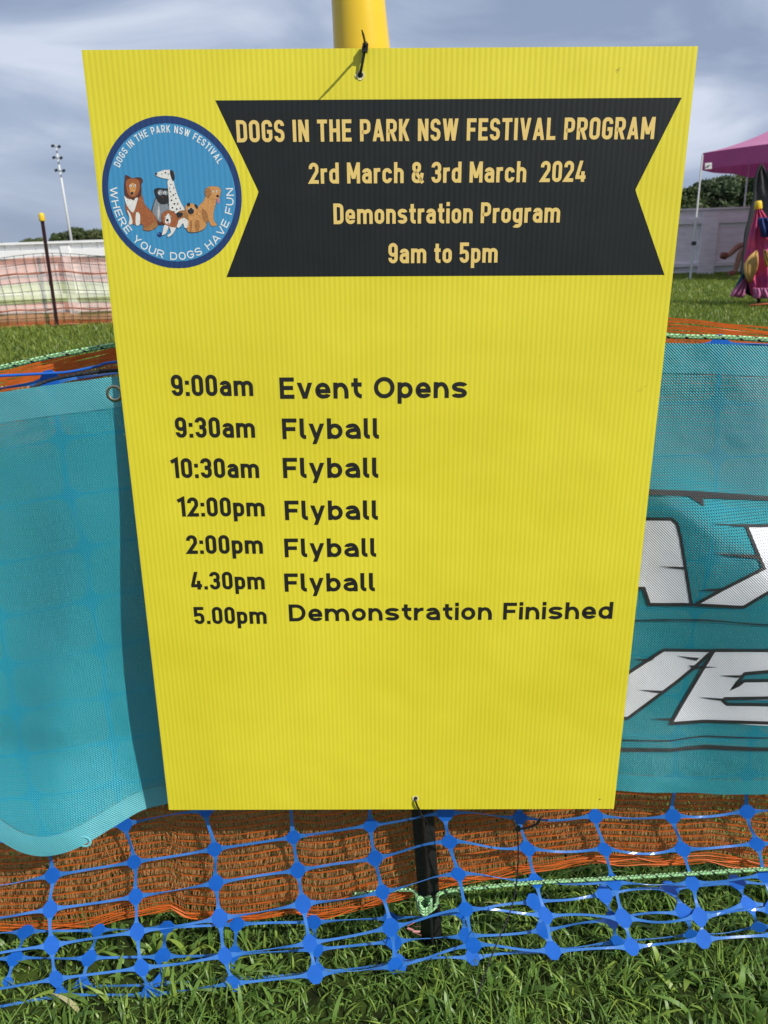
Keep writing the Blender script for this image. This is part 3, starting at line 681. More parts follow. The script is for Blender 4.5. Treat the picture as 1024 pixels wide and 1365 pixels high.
tfL = curve_z([(-160, 548), (-60, 530), (0, 523), (60, 514), (150, 502), (240, 494), (330, 488)], YL)
bfL = curve_z([(-200, 1060), (-60, 1092), (-20, 1108), (0, 1120), (30, 1137), (60, 1142), (100, 1132), (150, 1103), (190, 1079), (225, 1071), (300, 1064), (400, 1060)], YL)
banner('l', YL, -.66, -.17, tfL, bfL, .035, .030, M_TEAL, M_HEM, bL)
bR = empty('mesh_banner', (0, 0, 0), 'teal mesh banner with bold white letters right of the yellow sign', 'banner', 'teal mesh banners on the fence')
tfR = curve_z([(700, 452), (885, 457), (950, 458), (1024, 461), (1200, 466)], YR)
bfR = curve_z([(650, 1050), (824, 1053), (900, 1056), (960, 1059), (1024, 1058), (1250, 1060)], YR)
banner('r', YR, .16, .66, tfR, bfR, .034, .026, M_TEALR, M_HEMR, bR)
# grommet
M_MET = mat('dull_brass', (.45, .40, .28), .35, metal=1)
M_PRESS = mat('pressed_pale_teal', (.17, .56, .63), .4)
def eyelet(px, py, material, name):
  g = hit(px, py, YL); m = MB()
  for k in range(24):
      a, b = [2 * math.pi * q / 24 for q in (k, k + 1)]
      P_ = lambda r, t, dy: (g.x + r * math.cos(t), g.y - dy, g.z + r * math.sin(t))
      m.add([P_(.0062, a, .0012), P_(.0062, b, .0012), P_(.0078, b, .0022), P_(.0078, a, .0022), P_(.0098, b, .001), P_(.0098, a, .001)], [(0, 1, 2, 3), (3, 2, 4, 5)])
  m.build(name, material, bL, True)
eyelet(153, 524, M_MET, 'eyelet'); eyelet(113, 1121, M_PRESS, 'eyelet')
def printed(poly, fn, dy, material, parent, name, cr=(820, 430, 2.098), step=.012):
    """polygon in the photo's own layout -> flat print that lies on the cloth"""
    import bmesh
    pts = []
    for x, y in poly:
        p = hit(cr[0] + x / cr[2], cr[1] + y / cr[2], fn); pts.append((p.x, p.z))
    bm = bmesh.new(); vs_ = [bm.verts.new((a, 0, b)) for a, b in pts]; bm.faces.new(vs_)
    x0, x1 = min(a for a, _ in pts), max(a for a, _ in pts); z0, z1 = min(b for _, b in pts), max(b for _, b in pts)
    for ax_, a, b in ((0, x0, x1), (2, z0, z1)):
        q = a + step
        while q < b:
            co = Vector((0, 0, 0)); co[ax_] = q; no = Vector((0, 0, 0)); no[ax_] = 1
            bmesh.ops.bisect_plane(bm, geom=bm.verts[:] + bm.edges[:] + bm.faces[:], plane_co=co, plane_no=no); q += step
    bmesh.ops.triangulate(bm, faces=bm.faces[:])
    bm.verts.index_update(); V = [(v.co.x, fn(v.co.x, v.co.z) - dy, v.co.z) for v in bm.verts]; Fc = [tuple(v.index for v in f.verts) for f in bm.faces]; bm.free()
    return obj(name, V, face_front(V, Fc), material, parent, True, [(v[0], v[2]) for v in V])
def outline(poly, wd, fn, dy, parent, closed=True, cr=(820, 430, 2.098)):
    v, f = ribbon2(poly, wd, closed); V, Fc = [], []
    # resample along edges for the cloth
    pp = []
    m_ = len(poly)
    for i in range(m_ if closed else m_ - 1):
        a, b = Vector(poly[i]), Vector(poly[(i + 1) % m_]); k = max(1, int((b - a).length / 14))
        pp += [tuple(a.lerp(b, q / k)) for q in range(k)]
    if not closed: pp.append(poly[-1])
    v, f = ribbon2(pp, wd, closed)
    for x, y in v:
        p = hit(cr[0] + x / cr[2], cr[1] + y / cr[2], fn); V.append((p.x, p.y - dy, p.z))
    return obj('letter_outline', V, face_front(V, f), M_BB, parent, True, [(a[0], a[2]) for a in V])
shapes = [[(40, 548), (156, 548), (172, 562), (182, 600), (212, 787), (95, 787), (80, 742), (40, 742)],
          [(366, 567), (520, 566), (500, 650), (640, 800), (470, 800), (430, 752), (358, 795), (222, 788), (300, 745), (416, 686), (402, 655)],
          [(135, 914), (272, 916), (235, 950), (215, 968), (170, 1005), (35, 1105), (-20, 1105), (-20, 1015)],
          [(276, 915), (620, 916), (600, 960), (362, 980), (327, 1022), (345, 1012), (360, 1000), (600, 998), (590, 1046), (306, 1050), (302, 1058), (312, 1066), (580, 1068), (560, 1122), (250, 1113), (155, 1120), (180, 1075)]]
for s in shapes:
    lt = printed(s, YR, .0010, M_BW, bR, 'white_letter'); outline(s, 9, YR, .0014, lt)
wedges = [[(60, 463), (200, 468), (430, 484), (760, 486), (760, 499), (430, 496), (245, 490), (248, 512), (205, 484), (60, 478)],
          [(265, 561), (368, 562), (368, 570)], [(268, 643), (404, 647), (404, 660), (330, 652)], [(115, 680), (200, 682), (200, 690)], [(222, 748), (300, 740), (290, 750)],
          [(40, 830), (250, 828), (430, 842), (760, 846), (760, 850), (430, 846), (250, 832), (40, 834)],
          [(20, 1164), (150, 1166), (250, 1152), (430, 1158), (760, 1160), (760, 1163), (430, 1161), (250, 1156), (150, 1170), (20, 1168)],
          [(10, 1186), (160, 1188), (250, 1178), (430, 1186), (760, 1190), (760, 1201), (430, 1196), (250, 1190), (160, 1198), (10, 1198)],
          [(45, 940), (110, 938), (95, 946)], [(170, 930), (235, 936), (225, 944)], [(205, 956), (285, 962), (215, 968)], [(60, 1025), (140, 1028), (128, 1036)], [(85, 1106), (158, 1104), (160, 1112)],
          [(228, 1045), (306, 1050), (306, 1058)], [(290, 985), (362, 984), (340, 992)]]
for wv in wedges: printed(wv, YR, .0018, M_BB, bR, 'printed_stroke', step=.03)

# ------------------------------------------------------------------ blue barrier mesh
M_BLUE = mat('blue_hdpe', (.014, .14, .62), .30, spec=.6, var=.12, vscale=40, trans=.12)
M_BLUES = mat('blue_hdpe_stretched', (.05, .22, .66), .26, spec=1.0, trans=.2)
PX = at(562, 1100, .89).x
def YN(x, z):
    y = .842 + .080 * sm(-.02, .16, z)
    return y - .043 * math.exp(-((x - (PX - (z - .25) * .09)) / .10) ** 2) * sm(.02, .12, z) + .004 * math.sin(x * 13 + z * 9)
def YN2(x, z):
    return .868 + .085 * sm(-.01, .12, z) + .004 * math.sin(x * 19)
def net(name, cols, fnY, extra_rows, dz, material, seed, top_line=None):
    """cols: list of columns, each a list of picture points from top to bottom"""
    r = random.Random(seed)
    grid = []
    for c in cols:
        P_ = [hit(px, py, fnY) for px, py in c]
        up = []
        for k in range(extra_rows, 0, -1):
            z = P_[0].z + dz * k; x = P_[0].x + r.uniform(-.004, .004) + .006 * math.sin(k * .8 + P_[0].x * 7); z += r.uniform(-.003, .003)
            if top_line is not None:
                z = P_[0].z + (top_line(P_[0].x) - P_[0].z) * k / extra_rows
            up.append(Vector((x, fnY(x, z), z)))
        grid.append(up + P_)
    m = MB(); nc, nr = len(grid), len(grid[0]); fmi = []
    a, b = .0106, .0120; ea, eb = .0042, .0040
    def frame(i, j):
        p = grid[i][j]; l_ = grid[max(i - 1, 0)][j]; r_ = grid[min(i + 1, nc - 1)][j]; u_ = grid[i][max(j - 1, 0)]; d_ = grid[i][min(j + 1, nr - 1)]
        e1 = (r_ - l_).normalized(); e2 = (u_ - d_).normalized(); n_ = e1.cross(e2).normalized()
        return p, e1, e2, n_
    fr = [[frame(i, j) for j in range(nr)] for i in range(nc)]
    for i in range(nc):
        for j in range(nr):
            p, e1, e2, n_ = fr[i][j]; s = r.uniform(.92, 1.12)
            fr[i][j] = (p, e1, e2, n_, s)
            loop = [(a, -ea), (a, ea), (a * .78, b * .60), (a * .60, b * .80), (eb, b), (-eb, b), (-a * .60, b * .80), (-a * .78, b * .60), (-a, ea), (-a, -ea), (-a * .78, -b * .60), (-a * .60, -b * .80), (-eb, -b), (eb, -b), (a * .60, -b * .80), (a * .78, -b * .60)]
            v = [p + e1 * x * s + e2 * y * s for x, y in loop] + [p]
            m.add(v, [(k, (k + 1) % 16, 16) for k in range(16)]); fmi += [0] * 16
    def strand(A, dA, wA, hwA, Bp, dB, wB, hwB, mid, twist, wob):
        ln = (Bp - A).length; K = 12; v, f = [], []
        off = Vector((0, r.uniform(-.5, .5) * wob, r.uniform(-1, .6) * wob))
        for k in range(K + 1):
            t = k / K; h00 = 2 * t ** 3 - 3 * t * t + 1; h10 = t ** 3 - 2 * t * t + t; h01 = 1 - h00; h11 = t ** 3 - t * t
            p = A * h00 + dA * ln * h10 + Bp * h01 + dB * ln * h11 + off * math.sin(math.pi * t)
            e = min(t, 1 - t); q = math.exp(-(e / (.065 if ln > .08 else .13))); wd = mid + (((hwA if t < .5 else hwB) - mid) * q)
            ww = wA.lerp(wB, t).normalized(); dd = (Bp - A).normalized()
            ww = Matrix.Rotation(twist * math.sin(math.pi * t) ** 2, 3, dd) @ ww
            v += [p - ww * wd, p + ww * wd]
        f = [(2 * k, 2 * k + 2, 2 * k + 3, 2 * k + 1) for k in range(K)]
        m.add(v, f); fmi.extend([1] * len(f))
    for i in range(nc):
        for j in range(nr):
            p, e1, e2, n_, s = fr[i][j]
            if i + 1 < nc:
                q, f1, f2, _, s2 = fr[i + 1][j]
                strand(p + e1 * a * s, e1, e2, ea * s, q - f1 * a * s2, f1, f2, ea * s2, .0017, r.uniform(-1.3, 1.3), .006 if p.x > 0 else .0025)
            if j + 1 < nr:
                q, f1, f2, _, s2 = fr[i][j + 1]
                strand(p - e2 * b * s, -e2, e1, eb * s, q + f2 * b * s2, -f2, f1, eb * s2, .0021, r.uniform(-.35, .35), .003)
    return obj(name, m.v, m.f, None, None, False, m.uv, .0010, mats=[material, M_BLUES], fm=fmi)
R_ = [[1167, 1149, 1132, 1116, 1100, 1084, 1090, 1088, 1088, 1082], [1212, 1195, 1177, 1160, 1144, 1122, 1131, 1132, 1132, 1125],
      [1260, 1242, 1224, 1205, 1189, 1165, 1174, 1176, 1177, 1167], [1305, 1290, 1274, 1257, 1236, 1212, 1220, 1224, 1222, 1212], [1328, 1325, 1311, 1299, 1287, 1260, 1267, 1262, 1252, 1246]]
C_ = [[70, 67, 69, 75, 84], [179, 181, 183, 189, 200], [286, 288, 293, 300, 311], [391, 397, 404, 413, 420], [494, 500, 510, 521, 527], [594, 599, 611, 621, 631],
      [693, 703, 714, 727, 737], [794, 806, 818, 831, 842], [897, 910, 923, 933, 938], [996, 1009, 1019, 1030, 1036]]
cols = [[(C_[i][k], R_[k][i]) for k in range(5)] for i in range(10)]
cols = [[(x - 218, y + 36) for x, y in cols[0]], [(x - 109, y + 18) for x, y in cols[0]]] + cols + [[(x + 102, y - 2) for x, y in cols[-1]], [(x + 204, y - 4) for x, y in cols[-1]]]
tops = [(-160, 540), (0, 521), (132, 497), (400, 478), (700, 466), (900, 462), (975, 459), (1100, 462), (1250, 464)]
tp_ = [hit(px, py, YN) for px, py in tops]; TX = [p.x for p in tp_]; TZ = [p.z for p in tp_]
bn = net('blue_barrier_mesh', cols, YN, 10, .06, M_BLUE, 3, lambda x: float(np.interp(x, TX, TZ)))
tag(bn, 'blue plastic barrier mesh fence with diamond nodes behind the sign and banners', 'barrier mesh')
A2 = [(-70, 1248), (34, 1242), (131, 1240), (222, 1236), (316, 1232), (418, 1229), (520, 1224), (616, 1216), (712, 1202), (806, 1192), (894, 1184), (982, 1176), (1070, 1172)]
B2 = [(-80, 1284), (20, 1277), (119, 1277), (217, 1275), (312, 1271), (422, 1265), (525, 1255), (622, 1248), (724, 1240), (816, 1226), (912, 1216), (998, 1206), (1086, 1200)]
D2 = [(-95, 1322), (7, 1316), (108, 1315), (212, 1312), (308, 1305), (424, 1296), (532, 1284), (630, 1276), (736, 1268), (822, 1256), (922, 1246), (1012, 1236), (1100, 1230)]
UP2 = [(x * .995 + 3, y - 38) for x, y in A2]
nb = net('blue_barrier_mesh', [list(t) for t in zip(A2, B2, D2)], YN2, 0, .06, M_BLUE, 5)
tag(nb, 'lower strip of blue barrier mesh lying in the grass behind the orange netting', 'barrier mesh')

# ------------------------------------------------------------------ orange netting
M_OR = mat('orange_knit_tape', (.78, .17, .025), .4, spec=.5, var=.3, vscale=50, trans=.2)
M_ORB = mat('orange_monofilament', (.52, .26, .10), .19, spec=1.0, var=.5, vscale=300, trans=.25)
def YO(x, z):
    return .945 + .002 * math.sin(x * 14 + z * 5) + .0025 * math.sin(x * 6 - z * 12) - .012 * sm(.2, .06, z) + .02 * sm(.80, .92, z)
ob = [(-180, 1245), (-60, 1240), (0, 1238), (70, 1237), (130, 1232), (165, 1222), (200, 1215), (230, 1212), (250, 1222), (300, 1226), (350, 1222), (390, 1215), (425, 1220), (450, 1217), (500, 1205), (540, 1196), (582, 1181), (652, 1170), (712, 1160), (792, 1147), (872, 1152), (942, 1147), (1012, 1157), (1100, 1150), (1250, 1155)]
ot = [(-160, 522), (0, 503), (60, 488), (150, 466), (300, 440), (483, 425), (700, 424), (900, 433), (960, 439), (1024, 446), (1200, 455)]
def curve_raw(pts, fn):
    h_ = sorted([(p.x, p.z) for p in (hit(px, py, fn) for px, py in pts)]); X = [a for a, _ in h_]; Z = [b for _, b in h_]
    return lambda x: float(np.interp(x, X, Z))
obz, otz = curve_raw(ob, YO), curve_raw(ot, YO)
onet = empty('orange_netting', (0, 0, 0), 'orange knitted safety netting strung behind the blue mesh fence', 'netting')
m = MB(); X0_, X1_ = -.70, .70; NS = 120; zr = []
z0m = .12
# horizontal tapes: evenly spaced, crowded at the bottom hem
lines = [0, .004, .008, .012, .017] + [.027 + .0115 * k for k in range(67)] + [.803, .809, .814, .818, .822, .826, .83]
for li, dz in enumerate(lines):
    v, f = [], []
    ph = random.random() * 9
    for k in range(NS + 1):
        x = X0_ + (X1_ - X0_) * k / NS; zb, zt = obz(x), otz(x); tt = dz / .83
        z = zb + (zt - zb) * tt + .0007 * math.sin(x * 37 + ph) + .0005 * math.sin(x * 90 + ph * 2) 
        hw = (.00125 if li > 5 else .0012) * (1 + .2 * math.sin(x * 60 + ph)); y = YO(x, z)
        yo = -.0035
        v += [(x, y + yo, z - hw), (x, y + yo - .0004, z + hw)]
    f = [(2 * k, 2 * k + 2, 2 * k + 3, 2 * k + 1) for k in range(NS)]
    m.add(v, f)
tag(m.build('knitted_tape', M_OR, onet), kind='stuff')
# fine slanted filaments knitted between neighbouring tapes
co = []; q = []
rws = lines[5:-6]
nV = 560
ops = [(rng.normal(0, .45), ) for _ in range(8)]
for ri in range(len(rws)):
    d0 = rws[ri]; d1 = rws[ri + 1] if ri + 1 < len(rws) else d0 + .0115
    for i in range(nV):
        if random.random() < .05: continue
        x = X0_ + (X1_ - X0_) * (i + random.uniform(-.22, .22)) / nV; zb, zt = obz(x), otz(x); za = zb + (zt - zb) * d0 / .83; zc = zb + (zt - zb) * d1 / .83
        sl_ = random.uniform(.0012, .0034) * (1 if random.random() < .85 else -1); hw = random.uniform(.0004, .0009); y = YO(x, za) - .0006; tw = random.uniform(-.0006, .0006); bo = random.uniform(.0, .0042)
        b = len(co); xm_, zm_ = x + sl_ / 2, (za + zc) / 2 - .001
        co += [(x - hw, y - tw, za), (x + hw, y + tw, za), (xm_ - hw * 1.3, y - bo - tw, zm_), (xm_ + hw * 1.3, y - bo + tw, zm_), (x + sl_ - hw, y - tw, zc), (x + sl_ + hw, y + tw, zc)]
        q += [(b, b + 1, b + 3, b + 2), (b + 2, b + 3, b + 5, b + 4)]
for i in range(nV):      # the gathered part above the hem
    x = X0_ + (X1_ - X0_) * i / nV; zb = obz(x); b = len(co); sl_ = random.uniform(-.004, .004)
    co += [(x - .0006, YO(x, zb), zb), (x + .0006, YO(x, zb), zb), (x + sl_ + .0006, YO(x, zb + .027), zb + .027), (x + sl_ - .0006, YO(x, zb + .027), zb + .027)]
    q.append((b, b + 1, b + 2, b + 3))
ff = big('fine_filament', co, q, M_ORB, onet); tag(ff, kind='stuff')
fb_ = ff.copy(); sc.collection.objects.link(fb_); fb_.parent = onet; fb_.location = (.0028, .022, .003)   # the net hangs doubled over
kb_ = bpy.data.objects['knitted_tape'].copy(); sc.collection.objects.link(kb_); kb_.parent = onet; kb_.location = (.004, .022, .006)
# gathered hem roll along the foot of the net
for s in range(3):
    m = MB(); pts = []
    for k in range(140):
        x = X0_ + (X1_ - X0_) * k / 139; z = obz(x) + .003 + .005 * s + .002 * math.sin(x * 70 + s); pts.append((x, YO(x, z) - .006 - .003 * math.sin(x * 40 + s * 2), z))
    m.tube(pts, .0009, 5); m.build('hem_cord', M_OR, onet, True)
tx_ = []
m = MB(); pts = []
for k in range(140):
    x = X0_ + (X1_ - X0_) * k / 139; z = otz(x); pts.append((x, YO(x, z), z))
m.tube(pts, .0011, 6); m.build('top_cord', M_OR, onet, True)

# ------------------------------------------------------------------ ropes and cords
def rope_mat(name, base, alt, fleck, k1=320, k2=95):
    m = bpy.data.materials.new(name); m.use_nodes = True; t = m.node_tree; b = t.nodes['Principled BSDF']; l = t.links.new; b.inputs['Roughness'].default_value = .5
    uv = nd(t, 'ShaderNodeUVMap'); sp = nd(t, 'ShaderNodeSeparateXYZ'); l(uv.outputs[0], sp.inputs[0])
    def helix(kx, kv, thr):
        a = nd(t, 'ShaderNodeMath', operation='MULTIPLY'); a.inputs[1].default_value = kx; l(sp.outputs[0], a.inputs[0])
        c = nd(t, 'ShaderNodeMath', operation='MULTIPLY'); c.inputs[1].default_value = kv * 2 * math.pi; l(sp.outputs[1], c.inputs[0])
        s = nd(t, 'ShaderNodeMath', operation='ADD'); l(a.outputs[0], s.inputs[0]); l(c.outputs[0], s.inputs[1])
        q = nd(t, 'ShaderNodeMath', operation='SINE'); l(s.outputs[0], q.inputs[0]); g_ = nd(t, 'ShaderNodeMath', operation='GREATER_THAN'); g_.inputs[1].default_value = thr; l(q.outputs[0], g_.inputs[0]); return g_.outputs[0], q.outputs[0]
    h1, s1 = helix(2 * math.pi / .006, 2, .2); h2, s2 = helix(2 * math.pi / .021, -1, .86)
    x1_ = nd(t, 'ShaderNodeMix', data_type='RGBA'); x1_.inputs[6].default_value = (*base, 1); x1_.inputs[7].default_value = (*alt, 1); l(h1, x1_.inputs[0])
    x2_ = nd(t, 'ShaderNodeMix', data_type='RGBA'); x2_.inputs[7].default_value = (*fleck, 1); l(h2, x2_.inputs[0]); l(x1_.outputs[2], x2_.inputs[6]); l(x2_.outputs[2], b.inputs[0])
    bm = nd(t, 'ShaderNodeBump'); bm.inputs['Strength'].default_value = .8; bm.inputs['Distance'].default_value = .001; l(s1, bm.inputs['Height']); l(bm.outputs[0], b.inputs['Normal'])
    return m
M_ROPE = rope_mat('lime_braid', (.22, .60, .20), (.50, .72, .44), (.012, .015, .015))
M_CORD = mat('black_cord', (.014, .013, .015), .6, bump=.4, bscale=400)
def ropeobj(name, pxs, rr, material, label, cat, n=10):
    m = MB(); pts = smoothpts([at(*p) for p in pxs], 10); m.tube(pts, rr, n); o = m.build(name, material, None, True); return tag(o, label, cat)
ropeobj('rope', [(-260, 545, .90), (0, 490, .90), (75, 474, .90), (147, 461, .90), (300, 440, .905), (470, 425, .915), (520, 425, .915), (700, 438, .905), (893, 448, .895), (960, 449.5, .895), (1024, 453, .895), (1300, 470, .895)], .0029, M_ROPE,
        'green rope with black flecks along the top of the fence', 'rope')
ropeobj('ground_rope', [(470, 1192, .925), (545, 1186, .92), (557, 1200, .905), (563, 1213, .872), (570, 1216, .868), (582, 1206, .874), (588, 1190, .905), (640, 1183, .905), (720, 1176, .905), (830, 1170, .905), (930, 1164, .905), (1010, 1159, .905), (1150, 1152, .905)], .0030, M_ROPE,
        'lower green rope looped round the foot of the picket', 'rope')
m = MB(); kp = at(566, 1208, .874)
for k in range(3):
    pts = [kp + Vector((.010 * math.cos(a), -.003 + .010 * math.sin(a), .005 * (k - 1) + .011 * abs(math.cos(a)))) for a in [q * 2 * math.pi / 14 for q in range(15)]]
    m.tube(pts, .0024, 8, False)
tag(m.build('rope_knot', M_ROPE, None, True), 'knot of green rope tied round the black picket foot', 'rope')
ropeobj('black_cord', [(-10, 532, .874), (30, 524, .872), (60, 509, .884), (100, 500, .888), (150, 494, .889), (230, 492, .892)], .0021, M_CORD, 'black cord threaded along the top of the left banner', 'cord')
ropeobj('blue_strap', [(-40, 503, .897), (40, 499, .897), (90, 496, .897), (130, 488, .897), (150, 483, .897), (230, 478, .897)], .0016, M_BLUE, 'blue twisted strap under the rope at the left', 'strap')
# small tie with long dangling tail on the blue mesh
YT = .868
tt = empty('net_tie', at(690, 1103, YT), 'black cable tie clipped to a blue node right of the picket', 'cable tie')
m = MB(); c0 = at(690, 1103, YT)
m.tube([p - c0 for p in smoothpts([at(684, 1092, YT + .004), at(690, 1104, YT - .002), at(705, 1103, YT - .006), at(716, 1098, YT - .008), at(721, 1090, YT - .008)], 6)], .0016, 6); m.build('strap', M_TIE, tt, True)
m = MB(); m.box((0, -.002, 0), (.007, .005, .006)); m.build('head', M_TIE, tt)
ropeobj('dark_string', [(690, 1106, .868), (691, 1140, .868), (688, 1180, .866), (680, 1215, .85), (662, 1258, .82), (648, 1295, .79), (634, 1332, .765)], .0011, M_CORD, 'thin dark string dangling from the tie into the grass', 'string', 5)
# scrap of pink tape at the foot of the picket
m = MB(); r = random.Random(4)
for k in range(7):
    p = at(549 + r.uniform(-4, 9), 1232 + k * 3.2, .872 - k * .002); d = Vector((r.uniform(-1, 1), r.uniform(-.5, .5), r.uniform(-.6, .8))).normalized() * .006; s_ = Vector((r.uniform(-1, 1), r.uniform(-1, 1), .3)).normalized() * .0015
    m.add([p - d - s_, p + d - s_, p + d + s_, p - d + s_], [(0, 1, 2, 3)])
tag(m.build('tape_scrap', mat('faded_pink', (.42, .17, .17), .6), None), 'small scrap of faded pink tape in the grass at the foot of the picket', 'scrap')

# ------------------------------------------------------------------ far left: white fence, striped netting, picket, light tower, trees
M_WF = mat('white_fence_paint', (.88, .88, .87), .5, var=.06, vscale=3, bump=.15, bscale=60)
M_GF = mat('weathered_grey_paint', (.86, .84, .86), .7, var=.15, vscale=4, bump=.3, bscale=40, stretch=(1, 1, 5))
def fence_run(label, pa, pb, height, nbay, mat_, nplank, post=.13, capz=.1, rails=(.28, .86)):
    a, b = Vector(pa), Vector(pb); d = b - a; ln = d.length; ex = d.normalized(); nrm = Vector((ex.y, -ex.x, 0)).normalized()
    if nrm.y > 0: nrm = -nrm
    Mx = Matrix((ex, -nrm, Vector((0, 0, 1)))).transposed()
    rt = empty('white_fence', a, label, 'fence')
    bay = ln / nbay
    pos = lambda s, off, z: ex * s + nrm * off + Vector((0, 0, z + (b.z - a.z) * s / ln))
    for k in range(nbay + 1):
        m = MB(); m.box(pos(k * bay, .05, height * .47), (post, .09, height * .98), Mx); m.build('post', mat_, rt)
    for k in range(nbay):
        for rz in rails:
            m = MB(); m.box(pos((k + .5) * bay, .022, height * rz), (bay - post - .004, .10, .11 if rz > .5 else .07), Mx); m.build('rail', mat_, rt)
        m = MB(); m.box(pos((k + .5) * bay, .02, height + .012), (bay - .006, .10, .035), Mx); m.build('capping', mat_, rt)
        for q in range(nplank):
            wq = bay / nplank; m = MB(); m.box(pos(k * bay + (q + .5) * wq, -.012 + random.uniform(-.002, .002), height * .5 + .02), (wq - .008, .02, height - .06), Mx); m.build('plank', mat_, rt)
    return rt
fa, fb = at(-230, 440, 12.6), at(330, 424, 12.6)
fa.z = gz(0, 12.6); fb.z = gz(0, 12.6)
fence_run('long white painted fence behind the striped netting on the left', (-9.6, 12.7, .22), (-2.4, 12.7, .22), 1.09, 3, M_WF, 10)
fence_run('grey shaded timber fence under the trees on the right', (4.56, 17.6, .33), (12.36, 17.35, .33), 1.33, 3, M_GF, 3, post=.34, rails=(.16, .83))

def band_mat(name, col, a):
    m = bpy.data.materials.new(name); m.use_nodes = True; t = m.node_tree; b = t.nodes['Principled BSDF']; l = t.links.new
    b.inputs['Base Color'].default_value = (*col, 1); b.inputs['Roughness'].default_value = .7
    tcn = nd(t, 'ShaderNodeTexCoord'); mpn = nd(t, 'ShaderNodeMapping'); mpn.inputs['Scale'].default_value = (1, 1, 14); n = nd(t, 'ShaderNodeTexNoise'); n.inputs['Scale'].default_value = 3; n.inputs['Detail'].default_value = 5
    r = nd(t, 'ShaderNodeMapRange'); r.inputs[1].default_value = .3; r.inputs[2].default_value = .7; r.inputs[3].default_value = a + .12; r.inputs[4].default_value = a - .12
    l(tcn.outputs['Object'], mpn.inputs[0]); l(mpn.outputs[0], n.inputs[0]); l(n.outputs[0], r.inputs[0])
    tr_ = nd(t, 'ShaderNodeBsdfTransparent'); mx = nd(t, 'ShaderNodeMixShader'); l(r.outputs[0], mx.inputs[0]); l(tr_.outputs[0], mx.inputs[1]); l(b.outputs[0], mx.inputs[2]); l(mx.outputs[0], t.nodes['Material Output'].inputs[0])
    return m
M_BO = band_mat('orange_sheer_net', (.86, .36, .25), .50); M_BG = band_mat('lime_sheer_net', (.70, .78, .30), .50); M_BH = band_mat('orange_dense_hem', (.48, .11, .04), .8)
M_GC = mat('brown_orange_cord', (.40, .13, .07), .7)
M_GRID = mat('black_grid_strand', (.03, .02, .02), .6)
sn = empty('striped_netting', (-4.5, 11, .19), 'far orange and lime striped netting with a dark grid in front of the white fence', 'netting')
L0 = Vector((-4.5, 11, .19))
def YF(x): return 11 + .04 * math.sin(x * 4)
def zt_(x): return 1.10 + .035 * math.cos((x + 4.45) * 3.0)
zgr = gz(0, 11)
def band(name, f0, f1, m_):
    v = []
    N = 50
    for k in range(N + 1):
        x = -7.2 + 4.4 * k / N; H_ = zt_(x) - zgr
        v += [Vector((x, YF(x), zgr + H_ * f0)) - L0, Vector((x, YF(x) + .01 * math.sin(x * 15), zgr + H_ * f1)) - L0]
    return obj(name, v, [(2 * k, 2 * k + 2, 2 * k + 3, 2 * k + 1) for k in range(N)], m_, sn, True)
band('sheer_band', .08, .335, M_BO); band('sheer_band', .338, .625, M_BG)['label'] = 'pale lime band'; band('sheer_band', .628, .985, M_BO)
band('hem_band', 0, .078, M_BH)
m = MB()
for k in range(36):
    x = -7.2 + .124 * k; H_ = zt_(x) - zgr
    m.tube([Vector((x + .02 * math.sin(z * 5), YF(x) - .03, zgr + H_ * z)) - L0 for z in (0, .25, .5, .75, 1.02)], .0042, 4, False)
for q in range(9):
    fz = q / 8 * 1.015
    m.tube([Vector((-7.2 + 4.4 * k / 40, YF(-7.2 + 4.4 * k / 40) - .03, zgr + (zt_(-7.2 + 4.4 * k / 40) - zgr) * fz)) - L0 for k in range(41)], .0036, 4, False)
tag(m.build('grid_strand', M_GRID, sn), kind='stuff')
m = MB(); pts = []
for fz in (.01, .76, .245):
    m = MB(); m.tube([Vector((-7.2 + 4.4 * k / 40, YF(-7.2 + 4.4 * k / 40) - .04, zgr + (zt_(-7.2 + 4.4 * k / 40) - zgr) * fz + .012 * math.sin(k))) - L0 for k in range(41)], .018 if fz < .1 else .010, 5, False)
    m.build('gathered_cord', M_GC, sn, True)
M_FP = mat('dark_maroon_steel', (.035, .009, .010), .5)
def far_picket(label, pb, pt, rr=.024):
    rt = empty('star_picket', pb, label, 'picket'); v = pt - pb; m = MB()
    m.bar((0, 0, 0), v * .985, .012, .045); m.bar(Vector((.01, 0, 0)), v * .985 + Vector((.01, 0, 0)), .03, .010); m.build('post', M_FP, rt)
    m = MB(); u = v.normalized(); m.tube([v - u * .10, v - u * .09, v - u * .02, v, v + u * .004], [rr, rr * 1.1, rr, rr * .8, .001], 14); m.build('cap', M_CAP, rt, True)
pb = at(77, 438, 10.85); pt = at(55, 284, 10.85); pb.z -= .03
far_picket('thin dark maroon picket with yellow cap in the striped netting on the left', pb, pt, .036)

